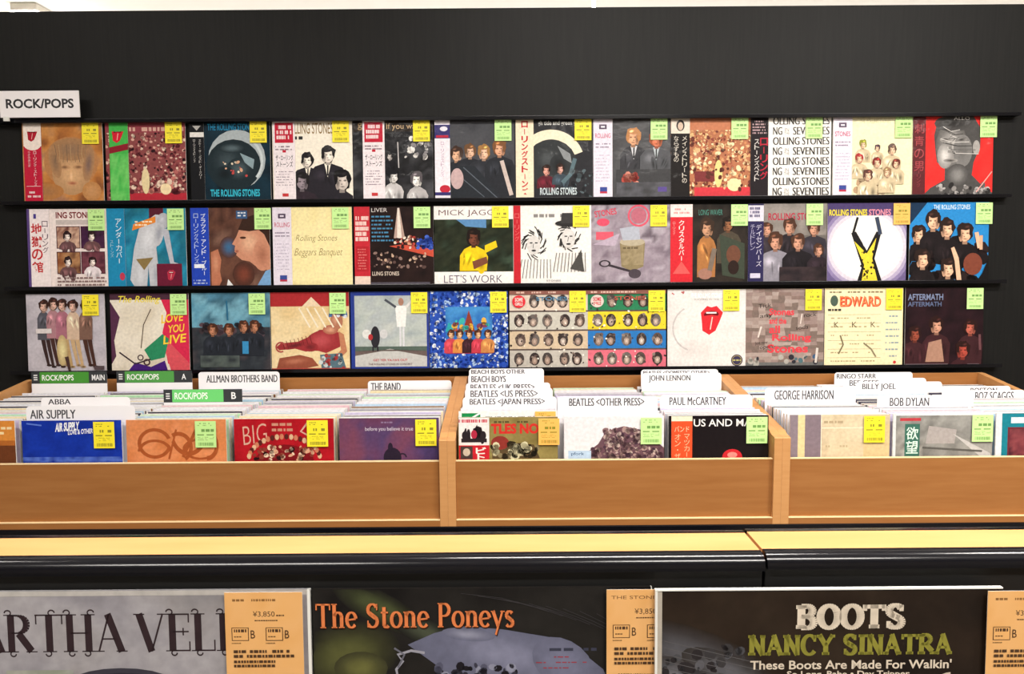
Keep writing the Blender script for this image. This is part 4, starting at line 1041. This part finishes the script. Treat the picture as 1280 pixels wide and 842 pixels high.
def front_record(i, art, tagc, label, obi_=None, obi_u=.1, tu=.83, dy=0.0, dz=0.0, tv=0.985):
    e = empty('record', (CX[i], YREC + dy, FLOOR_Z + dz), (LEAN, 0, 0))
    tag(e, label, 'record', 'records at the front of the bin columns')
    link('sleeve', art.mesh('sleeve'), e)
    if obi_ is not None:
        o = link('obi_strip', obi_.mesh('obi_strip'), e, ((obi_u - .5) * S, -0.0031, 0.001)); o['label'] = 'printed paper band'
    if tagc: add_tag(e, tagc, tu, tv, -0.0048)
    return e


A = Art(S, S, '#b0662c').rect(0, .8, 1, 1, '#d88a3c').rect(.8, .6, 1, .75, '#6a3a20').rect(0, 0, 1, .6, '#6a3c24').scrib(.7, .85, .97, .95, 2, '#f0d8a8', 3)
front_record(0, A, None, 'orange and brown record sleeve cut off by the left edge of the photo')
A = Art(S, S, '#12309c').cloud(0, 0, 1, 1, ['#0e2888', '#1638ac', '#102c94', '#1a3cb0'], 14, 4, 3).text('AIR SUPPLY', .33, .89, .57, .98, '#f2f2f4', .04, .15, .06).text('LOVE & OTHER', .46, .86, .71, .91, '#f2f2f4', .02, .1, .06).cloud(0, .58, 1, .63, ['#1638ac', '#5a78d0', '#10288c'], 20, 16, 2).line(((.05, .97), (.2, .95)), .015, '#5a78d0')
front_record(1, A, YEL, 'front record with royal blue cover and yellow price tag')
A = Art(S, S, '#d8824e').cloud(0, 0, 1, 1, ['#d07a46', '#e09060', '#d8844e'], 12, 5, 3)
for (cu, cv, r, a0, a1, asp) in ((.28, .76, .15, 20, 340, .9), (.28, .68, .15, 0, 180, .7), (.52, .72, .12, -60, 120, 1.1), (.74, .7, .16, 60, 300, .6), (.62, .85, .16, 200, 330, 1.2), (.8, .74, .1, -90, 160, 1.3)):
    A.ring(cu, cv, r - .015, r + .022, a0, a1, '#a8562c', 26, asp)
A.line(((.42, .6), (.5, .9)), .02, '#a8562c').line(((.56, .62), (.7, .9)), .03, '#a8562c')
front_record(2, A, GRN, 'front record with orange cover of brown looping bands and green price tag', tu=.8)
A = Art(S, S, '#a81420').cloud(0, 0, 1, 1, ['#98101c', '#b81a26', '#a81420'], 10, 5, 3).text('BIG', .08, .75, .32, .94, '#d8a894', -.012, .1, .15).scrib(.38, .86, .6, .97, 2, '#c88a74', 3).line(((.74, .96), (.67, .87), (.76, .82)), .02, '#d8a894')
for k in range(22):
    a = math.radians(10 + k * 7.6); A.ell(.5 + .36 * math.cos(a), .58 + .24 * math.sin(a), .022, .03, ('#d8b08c', '#5a2420', '#c87a5c')[k % 3], n=8)
A.ell(.5, .56, .3, .18, '#7c141c').blobs(.2, .58, .8, .72, 60, .012, .03, ['#2a1414', '#d8a484', '#8a3c30', '#e8ccb0'], 5)
front_record(3, A, YEL, 'front record with dark red cover, arched pattern and yellow price tag', tu=.84)
A = Art(S, S, '#5a4068').cloud(0, 0, 1, 1, ['#6a3c58', '#544068', '#7a4458', '#4c3c68'], 14, 3, 4).text('before you believe it true', .26, .86, .74, .91, '#d8ccd8', .0).scrib(.42, .94, .6, .97, 1, '#8a7494', 3)
A.ell(.53, .6, .09, .1, '#2a2030').ell(.51, .7, .025, .05, '#2a2030').line(((.52, .68), (.57, .62)), .03, '#2a2030').ring(.63, .6, .03, .045, 0, 180, '#2a2030')
front_record(4, A, YEL, 'front record with dusky purple cover, dark small figure and yellow price tag', tu=.87)
A = Art(S, S, '#8c7c48').cloud(.3, .58, 1, 1, ['#8a7a44', '#988850', '#7c6c3c'], 10, 5, 3).scrib(.36, .93, .7, .97, 1, '#5a4c2c', 3).text('TLES NO', .33, .83, .81, .935, '#d0342c', .05).poly(((.34, .58), (.34, .72), (.44, .8), (.56, .72), (.6, .74), (.76, .72), (.82, .58)), '#5a4830').ell(.42, .74, .09, .07, '#8c342c').blobs(.34, .58, .8, .72, 44, .02, .045, ['#d8d0a8', '#2c2418', '#8a7c5c', '#1c1810'], 7)
O = Art(.096, .313, '#ece4e0', .0009).scrib(0, .94, 1, .985, 1, '#c83c50', 4, .9, .7).blobs(.15, .78, .85, .86, 12, .09, .022, ['#2a2226'], 3).ell(.2, .82, .1, .045, '#2c2428').ell(.5, .83, .1, .045, '#b02c44').ell(.8, .82, .1, .045, '#2c2428').rect(.08, .75, .92, .79, '#2c2428').rect(0, 0, 1, .72, '#c42430').rect(.05, .58, .45, .71, '#4a3c38').ell(.25, .65, .12, .04, '#c8b8a4').text('ビ', .55, .63, .9, .7, '#f4e8e0', .03).text('ト', .6, .57, .85, .63, '#f4e8e0', .03)
front_record(5, A, ORG, 'front record with olive cover, red title, photo band and orange price tag', O, .16, .91)
A = Art(S, S, '#e8e4e4').scrib(.06, .82, .3, .94, 1, '#f4f2f2', 3).poly(((.2, .62), (.4, .78), (.44, .86), (.6, .9), (.78, .86), (1, .66), (1, .55), (.2, .55)), '#6a4c54').blobs(.24, .56, .98, .72, 150, .012, .026, ['#6a4a54', '#8a6a6c', '#4a3440', '#a88a84', '#c0a8a0', '#5a4048'], 3).blobs(.42, .7, .8, .87, 130, .012, .026, ['#6a4a54', '#8a6a6c', '#4a3440', '#a88a84', '#c0a8a0', '#5a4048'], 8).rect(.04, .55, .28, .655, '#b4cce4').text('pfork', .07, .6, .2, .64, '#3c5a84', .01).blobs(.2, .56, .45, .66, 30, .012, .03, ['#6a4a54', '#8a6a6c'], 4) if False else Art(S, S, '#e6e2e4')
A.poly(((.18, .6), (.34, .72), (.42, .85), (.6, .9), (.78, .86), (1, .68), (1, .5), (.18, .5)), '#6a4c54').blobs(.26, .55, .98, .68, 170, .012, .026, ['#6a4a54', '#8a6a6c', '#4a3440', '#a88a84', '#c0a8a0', '#5a4048'], 3).blobs(.4, .66, .82, .87, 150, .012, .026, ['#6a4a54', '#8a6a6c', '#4a3440', '#a88a84', '#c0a8a0', '#5a4048'], 8)
A.rect(.04, .55, .27, .655, '#b8cee4').text('pfork', .07, .6, .2, .64, '#3c5a84', .01)
front_record(6, A, GRN, 'front record with white cover, heap of purple brown shapes and green price tag', tu=.87)
A = Art(S, S, '#1a1416').text('US AND MA', .25, .89, .83, .965, '#f0ece8', .01).ell(.64, .58, .1, .08, '#c82830').ell(.64, .6, .05, .03, '#e88a80')
O = Art(.066, .313, '#e0522c', .0009).rect(0, .95, 1, 1, '#f4e4c8').text('バンド', .15, .84, .85, .9, '#f4d0a8', .0).vtext('オン・ザ・ラン', .3, .82, .06, '#f0b890').vtext('マッカートニー', .74, .82, .055, '#f0b890')
front_record(7, A, GRN, 'front record with black cover, white title, orange band and green price tag', O, .13, .88)
A = Art(S, S, '#c8b494').rect(0, .0, .2, 1, '#8a7c84').rect(.08, 0, .15, 1, '#e0cc98').rect(.15, 0, .31, 1, '#84747c').rect(.31, 0, 1, 1, '#cdb997').cloud(.32, .3, .74, 1, ['#c8b494', '#dccbaa', '#d0bd9c'], 10, 6, 3).rect(.31, .86, .74, .872, '#e8dcc0').rect(.31, .3, .318, 1, '#ece0c8').scrib(.34, .9, .6, .95, 1, '#b09c7c', 3).rect(.74, 0, 1, .9, '#d4bc8c').scrib(.36, .66, .6, .7, 1, '#b8a584', 4)
front_record(8, A, YEL, 'front record with beige and grey vertical stripes and yellow price tag', tu=.84)
A = Art(S, S, '#8a8884').cloud(0, 0, 1, 1, ['#7a7874', '#a09e98', '#6a6864', '#b4b0a8'], 16, 5, 5).rect(.07, .93, .28, .96, '#b83c44').rect(.12, .55, .27, .9, '#3c6a5c').text('欲', .135, .74, .255, .87, '#d8f0e0', .01).text('望', .135, .6, .255, .73, '#d8f0e0', .01).poly(((.33, .7), (.36, .88), (.64, .84), (.62, .7)), '#a8a09c').poly(((.6, .8), (.98, .6), (1, .55), (.9, .55)), '#c0bcb8').rect(0, .985, 1, 1, '#e8eae8').rect(0, .0, .03, 1, '#d8dad8').line(((.3, .66), (.9, .62)), .02, '#5a5854')
front_record(9, A, GRN, 'front record in hazy plastic with green characters on grey photo cover', tu=.89)
A = Art(S, S, '#1c7c8c').rect(.0, .55, .06, 1, '#d8dce0').rect(.12, .55, 1, .86, '#6a2c34').cloud(.14, .5, .6, .84, ['#5a2430', '#8a4448', '#3c1c28'], 10, 8, 3).rect(.15, .9, .5, .96, '#d8e8ec')
front_record(10, A, None, 'front record with teal and maroon cover cut off by the right edge of the photo')
# the record right behind the first one in the column of the red title
A = Art(S, S, '#f1efec').rect(.02, .87, .22, .98, '#f6f6f4').poly(((.03, .88), (.03, .98), (.2, .98)), '#1c8c4c').poly(((.06, .88), (.22, .88), (.22, .97)), '#1c8c4c').text('THE BEATLES', .27, .885, .78, .945, '#2c2420', .03)
front_record(5, A, ORG, 'white record with green striped corner standing behind the olive fronted record', tu=.88, dy=.035, dz=0.0125, tv=.995)

# ---- divider cards
cards = []


def card(col, px0, px1, ytop, Y, label, art_fn, group='divider cards in the record bins', Wm=None):
    p0 = at(px0, ytop, Y); p1 = at(px1, ytop, Y)
    xc = (p0.x + p1.x) / 2; w = p1.x - p0.x
    zt = (p0.z + p1.z) / 2
    H = zt - FLOOR_Z
    A = Art(w, H, '#ece9ec', 0.0009)
    # rounded top corners are part of the outline: rebuild the body as one rounded plate
    A.v = []; A.f = []; A.c = []; A.k = 0
    rr = 0.012
    out = [(0, 0), (1, 0)]
    for k in range(6):
        a = math.pi / 2 * k / 5; out.append((1 - rr / w * (1 - math.cos(a)), 1 - rr / H * (1 - math.sin(a))))
    for k in range(6):
        a = math.pi / 2 * (1 + k / 5); out.append((rr / w * (1 + math.cos(a)), 1 - rr / H * (1 - math.sin(a))))
    A.front(out, '#f1eff2')
    n = len(out); b = len(A.v)
    A.v += [((u - .5) * w, 0.0009, v * H) for u, v in out]
    A.f.append(tuple(range(b + n - 1, b - 1, -1))); A.c.append([lin('#f1eff2')] * n)
    for i in range(n):
        j = (i + 1) % n
        A.f.append((j, i, b + i, b + j)); A.c.append([lin('#dcdade')] * 4)
    art_fn(A, w, H)
    e = link('divider_card', A.mesh('divider_card', PAPER), None, (xc, Y, FLOOR_Z), (LEAN, 0, 0))
    tag(e, label, 'divider card', group)
    cards.append((col, Y, xc - w / 2, xc + w / 2))


def txt(s, px0, px1, ya, yb, fr):
    """lettering measured across the card: fr = (card px0, card px1, card ytop)"""
    def fn(A, w, H):
        m = (fr[1] - fr[0]) / w          # pixels per metre on this card
        u0 = (px0 - fr[0]) / (fr[1] - fr[0]); u1 = (px1 - fr[0]) / (fr[1] - fr[0])
        bo = 0.0014 / w
        for o_ in (-bo / 2, bo / 2):
            A.text(s, u0 + o_, 1 - (yb + .4 - fr[2]) / m / H, u1 + o_, 1 - (ya - .4 - fr[2]) / m / H, '#3a383e', .0)
    return fn


def head(s, px0, px1, green):
    def fn(A, w, H):
        v0 = 1 - 0.046 / H
        A.rect(0, v0, 1, 1, '#2c3034').rect(.17 - .06, v0 + .003, .76, 1 - .002, green)
        A.text('ROCK/POPS', .14, v0 + .03, .56, 1 - .03, '#f0f4ee', .02)
        for k in range(3): A.rect(.03, v0 + .035 + k * .022, .08, v0 + .046 + k * .022, '#e8e8e8')
        A.text(s, .80 if len(s) > 1 else .86, v0 + .03, .97 if len(s) > 1 else .92, 1 - .03, '#f0f0f0', .02)
    return fn


card(0, 36, 131, 465, 2.85, 'black and green header card reading ROCK/POPS, nearest the left edge of the photo', head('MAIN', 0, 0, '#3f8f2a'), 'green header cards in the bins')
card(1, 143, 238, 464, 2.86, 'black and green header card reading ROCK/POPS A, behind the blue fronted record', head('A', 0, 0, '#4c9a44'), 'green header cards in the bins')
card(1, 48, 160, 497, 2.40, 'white divider card showing four letters, just behind the nearest card over the blue record', txt('ABBA', 57, 85, 499.5, 505.5, (48, 160, 497)))
card(1, 29, 166, 508, 2.302, 'white divider card sticking up right behind the blue fronted record', txt('AIR SUPPLY', 34, 91, 513, 523.5, (29, 166, 508)))
card(2, 246, 348, 465, 2.86, 'white divider card at the very back of the column behind the orange fronted record', txt('ALLMAN BROTHERS BAND', 256, 345, 469.5, 478, (246, 348, 465)))
card(2, 202, 301, 487, 2.56, 'black and green header card reading ROCK/POPS B, behind the orange fronted record', head('B', 0, 0, '#6ad070'), 'green header cards in the bins')
card(4, 459, 564, 476, 2.85, 'white divider card at the back of the column behind the purple fronted record', txt('THE BAND', 463, 500, 479, 488, (459, 564, 476)))
card(5, 586, 680, 461, 2.86, 'rearmost and topmost white card of the stack behind the olive fronted record', txt('BEACH BOYS OTHER', 589, 656, 462.5, 467, (586, 680, 461)))
card(5, 585, 680, 467.5, 2.78, 'second white card from the back behind the olive fronted record', txt('BEACH BOYS', 589, 632, 470.5, 477.5, (585, 680, 467.5)))
card(5, 582, 688, 479, 2.68, 'third white card from the back behind the olive fronted record', txt('BEATLES <UK PRESS>', 588, 668, 481, 488, (582, 688, 479)))
card(5, 581, 691, 485.5, 2.60, 'fourth white card from the back behind the olive fronted record', txt('BEATLES <US PRESS>', 588, 672, 488.5, 496.5, (581, 691, 485.5)))
card(5, 578, 696, 496.5, 2.48, 'nearest white card of the stack behind the olive fronted record', txt('BEATLES <JAPAN PRESS>', 587, 681, 499, 508, (578, 696, 496.5)))
card(6, 697, 823, 496, 2.36, 'white divider card above the white record with a heap of purple brown', txt('BEATLES <OTHER PRESS>', 712, 806, 498.5, 507.5, (697, 823, 496)))
card(7, 802, 899, 462, 2.86, 'rearmost white card in the column behind the black fronted record', txt('BEATLES <DOMESTIC OTHER>', 805, 888, 464, 468, (802, 899, 462)))
card(7, 803, 903, 466.5, 2.80, 'second white card from the back behind the black fronted record', txt('JOHN LENNON', 812, 864, 469.5, 478, (803, 903, 466.5)))
card(7, 826, 942, 494, 2.44, 'nearest white divider card above the black fronted record with orange band', txt('PAUL McCARTNEY', 838, 909, 497, 506.5, (826, 942, 494)))
card(8, 958, 1072, 485, 2.50, 'white divider card above the beige and grey striped record', txt('GEORGE HARRISON', 970, 1044, 488.5, 499.5, (958, 1072, 485)))
card(9, 1045, 1143, 465.5, 2.86, 'rearmost white card in the column behind the record with green characters', txt('RINGO STARR', 1048, 1097, 467.5, 473, (1045, 1143, 465.5)))
card(9, 1056, 1160, 473, 2.77, 'second white card from the back behind the record with green characters', txt('BEE GEES', 1064, 1100, 475.5, 482, (1056, 1160, 473)))
card(9, 1072, 1180, 477.5, 2.70, 'third white card from the back behind the record with green characters', txt('BILLY JOEL', 1080, 1122, 480, 488.5, (1072, 1180, 477.5)))
card(9, 1099, 1220, 494.5, 2.44, 'nearest white card above the record with green characters', txt('BOB DYLAN', 1115, 1164, 497.5, 507.5, (1099, 1220, 494.5)))
card(10, 1180, 1266, 483, 2.66, 'white card set further back at the right edge of the photo', txt('BOSTON', 1216, 1249, 485.5, 491.5, (1180, 1266, 483)))
card(10, 1190, 1284, 488, 2.58, 'white card set nearer at the right edge of the photo', txt('BOZ SCAGGS', 1222, 1270, 490.5, 500.5, (1190, 1284, 488)))

# ---- the filed records behind
TINT = {'white': ('#e6e4ea', '#d8d6e0'), 'pale blue': ('#b8d2e8', '#a4c2dc'), 'lavender': ('#cdc4e0', '#bdb2d4'), 'pale pink': ('#e4c4cc', '#dab4bc'), 'cream': ('#ecdcb4', '#e0cca0'), 'grey': ('#a8a6b0', '#96949e'),
        'dark': ('#2c2a38', '#3a3848'), 'brown': ('#7a5238', '#6a452c'), 'pale green': ('#bce4bc', '#a8d4b0')}
FILED = {}
for kname, (c1, c2) in TINT.items():
    for var in range(3):
        A = Art(S, S - 0.003 * var, c1, (0.007, 0.011, 0.014)[var])
        r = random.Random(var + len(kname))
        A.cloud(0, .8, 1, .985, [c2, c1, c2], 8, 4, var + 3)
        edge = {'dark': '#4c4a58', 'brown': '#8a6a50', 'grey': '#b4b3bc'}.get(kname, c1)
        A.rect(0, .984, 1, 1, edge)
        if var: A.scrib(.1 + .1 * var, .93, .5, .955, 1, '#8a8894', var + 3, .7, .6)
        FILED[(kname, var)] = A.mesh('record')
rng = random.Random(12)
NAMES = ['white'] * 10 + ['pale blue'] * 3 + ['lavender'] * 3 + ['pale pink'] * 2 + ['cream'] * 2 + ['grey'] * 2 + ['dark'] * 3 + ['brown', 'pale green']  # white outweighs the tints: colour carries the plastic tops' reflected light
for i in range(11):
    cs = [yy for (c, yy, xa, xb) in cards if xa < CX[i] + S / 2 + .003 and xb > CX[i] - S / 2 - .003]
    y = 2.307
    first = True
    while y < 2.875:
        ok = all(not (-0.016 < y - c < 0.0035) for c in cs)
        if i == 5 and -0.017 < y - (YREC + .035) < 0.007: ok = False
        if ok and i == 5 and any(2.44 < c < 2.9 for c in cs) and False: ok = False
        if ok:
            k = rng.choice(NAMES)
            if y > 2.875 and k == 'dark': k = 'white'
            var = rng.randrange(3)
            o = link('record', FILED[(k, var)], None, (CX[i] + rng.uniform(-.0022, .0022), y, FLOOR_Z + rng.uniform(0.0, .0005)), (LEAN, 0, 0))
            tag(o, '%s edged record sleeve filed %s' % (k, WHO[i]), 'record', '%s edged records filed %s' % (k, WHO[i]))
            y += (0.007, 0.011, 0.014)[var] + rng.uniform(.007, .014)
        else:
            y += .0035

# ------------------------------------------------------------------ large sleeves standing on the near partition
NS = 0.315


def near_sleeve(px0, label, art, tagu, tagcol, cut='a', dy=0.0):
    x = at(px0, 760, 0.652).x + NS / 2
    z = LEDGE + 0.0005
    e = empty('record', (x, YN - 0.016 - dy, z), (-0.03, 0, 0))
    tag(e, label, 'record', 'records standing against the near partition')
    link('sleeve', art.mesh('sleeve'), e)
    # big price slip
    T = Art(.072, .09, '#e6ae6a', .0004)
    T.cloud(0, 0, 1, 1, ['#e2a862', '#e8b272', '#e6ae6a'], 8, 4, 3)
    T.text('THE STONE R', .06, .90, .74, .935, '#6a4420', .0) if cut == 'b' else T.scrib(.1, .895, .72, .935, 1, '#8a6030', 5, .9, .6)
    T.text('¥3,850', .36, .735, .64, .80, '#4a3018', .0).scrib(.66, .74, .76, .77, 1, '#4a3018', 3).scrib(.38, .69, .72, .715, 1, '#5a3c1c', 6, .9, .5)
    for u in (.08, .52):
        T.rect(u, .49, u + .22, .63, '#4a3018').rect(u + .01, .497, u + .21, .623, '#e6ae6a').scrib(u + .03, .57, u + .19, .61, 1, '#4a3018', 4, .95, .8).scrib(u + .03, .52, u + .19, .545, 1, '#6a4a28', 5, .9, .5)
        T.text('B', u + .245, .515, u + .30, .60, '#4a3018', .0)
        T.scrib(u, .455, u + .12, .475, 1, '#7a5a30', 7, .9, .5)
    T.scrib(.1, .30, .92, .40, 2, '#4a3018', 8, .9, .6).scrib(.1, .20, .66, .29, 2, '#4a3018', 9, .9, .6)
    u = .15; r = random.Random(5)
    while u < .88:
        w = r.choice((.008, .014, .02)); T.rect(u, .03, u + w, .115, '#3a2814'); u += w + r.choice((.008, .014))
    o = link('price_tag', T.mesh('price_tag', PAPER), e, ((tagu - .5) * NS, -0.0046, NS - .0905))
    o['label'] = 'orange price slip'
    # clear outer bag edge
    bm = bmesh.new()
    H_ = NS / 2
    for (a, b, c, d) in {'a': ((H_, .0, H_ + .0028, NS),), 'b': ((H_, .0, H_ + .0008, NS),), 'c': ((-H_ - .001, NS + .0002, H_ + .001, NS + .0014), (-H_ - .0024, 0, -H_ - .0002, NS + .0014))}[cut]:
        box_bm(bm, a, -0.0012, b, c, 0.003, d)
    link('plastic_bag_edge', mesh_of(bm, 'plastic_bag_edge', CLEAR), e)
    return e


K = 4.0   # only the top quarter shows; v below is measured from the top edge in sleeve widths
A = Art(NS, NS, '#949197', .003, edge='#9c9a9e')
A.cloud(0, .7, 1, 1, ['#8f8c93', '#a5a2a7', '#979395', '#878589'], 20, 6, 5)
glyphs(A, 'MARTHA', -.09, .815, .457, .93, '#33262a', .2, .04, .1, .03, .62, .04, 1.0)
glyphs(A, 'VELEZ', .492, .815, .885, .93, '#33262a', .2, .04, .1, .03, .62, .04, 1.0)
A.ell(.44, .715, .16, .05, '#3c3a44').ell(.44, .70, .17, .05, '#2c2a34').cloud(.1, .7, .3, .76, ['#a8a8a0', '#8c9484', '#a9a6ac'], 6, 8, 3).rect(0, .985, 1, 1, '#b8b4b0')
near_sleeve(-48, 'grey record with dark ornate lettering and orange price slip, left of the three near sleeves', A, .875, '#e6ae6a')
A = Art(NS, NS, '#1c1a19', .003, edge='#24211f')
A.cloud(0, .7, 1, 1, ['#161414', '#262422', '#1c1a19'], 16, 5, 9)
A.soft(.2, .94, .16, .05, '#4c5434', '#1e1c1a', -.5).soft(.1, .8, .16, .1, '#5a5c34', '#22211c', .2).soft(.33, .87, .1, .04, '#4a5040', '#1e1d1b', -.4).soft(.14, .76, .08, .05, '#6c6c3c', '#3a3a26')
A.poly(((.28, .83), (.36, .865), (.44, .885), (.56, .875), (.7, .85), (.8, .80), (.86, .75), (.88, .7), (.44, .7), (.36, .77)), '#66687e')
A.soft(.56, .8, .2, .07, '#84869e', '#66687e', -.25).soft(.74, .77, .1, .07, '#777992', '#66687e', -.6).soft(.46, .86, .08, .02, '#9092a6', '#66687e', -.1)
A.blobs(.36, .7, .6, .765, 46, .006, .016, ['#3a3a48', '#8a8ca0', '#2c2a34', '#55566a', '#1c1a20'], 3).scrib(.66, .75, .82, .80, 3, '#9a3c48', 7, .5, .2).scrib(.7, .8, .84, .83, 1, '#3a3c4c', 8, .8, .3)
A.line(((.18, .715), (.22, .73), (.25, .725), (.245, .755), (.265, .78), (.25, .8), (.29, .812), (.33, .805)), .008, '#9a9aa6').line(((.24, .82), (.27, .8), (.25, .76)), .006, '#6a6a76')
A.soft(.95, .8, .07, .05, '#46524a', '#1e1d1c').poly(((.9, .845), (1, .835), (1, .825), (.9, .83)), '#3a423e')
for k in range(9):
    A.line(((.44 + .05 * k, .985 - .008 * k), (.56 + .045 * k, .97 - .012 * k), (.66 + .04 * k, .94 - .013 * k)), .0016, '#3c3a3c')
glyphs(A, 'The Stone Poneys', .012, .88, .597, .955, '#3a1c10', .2, .08, .06, .05, .66, .08)
glyphs(A, 'The Stone Poneys', .01, .883, .595, .957, '#e0804c', .19, .07, .06, .05, .66, .08)
near_sleeve(387, 'dark record with orange title lettering, middle of the three near sleeves', A, .982, '#e6ae6a', 'b')
A = Art(NS, NS, '#2a2019', .003, edge='#3a2f26')
A.cloud(0, .7, 1, 1, ['#241a14', '#32281f', '#2a2019', '#1e1814'], 16, 4, 3)
A.soft(.1, .8, .26, .09, '#5a5a60', '#2a221c', -.35).soft(.06, .74, .14, .06, '#6c6c72', '#3c3838', -.2).soft(.2, .76, .14, .05, '#626268', '#34302e', -.4).blobs(0, .7, .26, .83, 50, .006, .02, ['#4a4a4e', '#3a383a', '#5c5c62', '#2c282a'], 6)
for k in range(5): A.line(((.02, .85 - .02 * k), (.3, .78 - .02 * k)), .0018, '#5c5a5c')
A.ring(.86, .7, .04, .05, 90, 180, '#c8b8a8')
A.rect(0, .7, .013, 1, '#b4aca0')
glyphs(A, 'BOOTS', .408, .884, .72, .955, '#d8cbb8', .31, .17, .05, .16, .62, .05)
glyphs(A, 'NANCY SINATRA', .268, .805, .86, .866, '#8c8838', .26, .14, .06, .14, .62, .06)
A.text("These Boots Are Made For Walkin'", .272, .762, .862, .79, '#d8cbb8', .02).text('So Long, Babe • Day Tripper', .38, .733, .74, .757, '#d8cbb8', .02)
near_sleeve(822, 'brown black record with cream slab title lettering, right of the three near sleeves', A, 1.067, '#e6ae6a', 'c', 0.009)
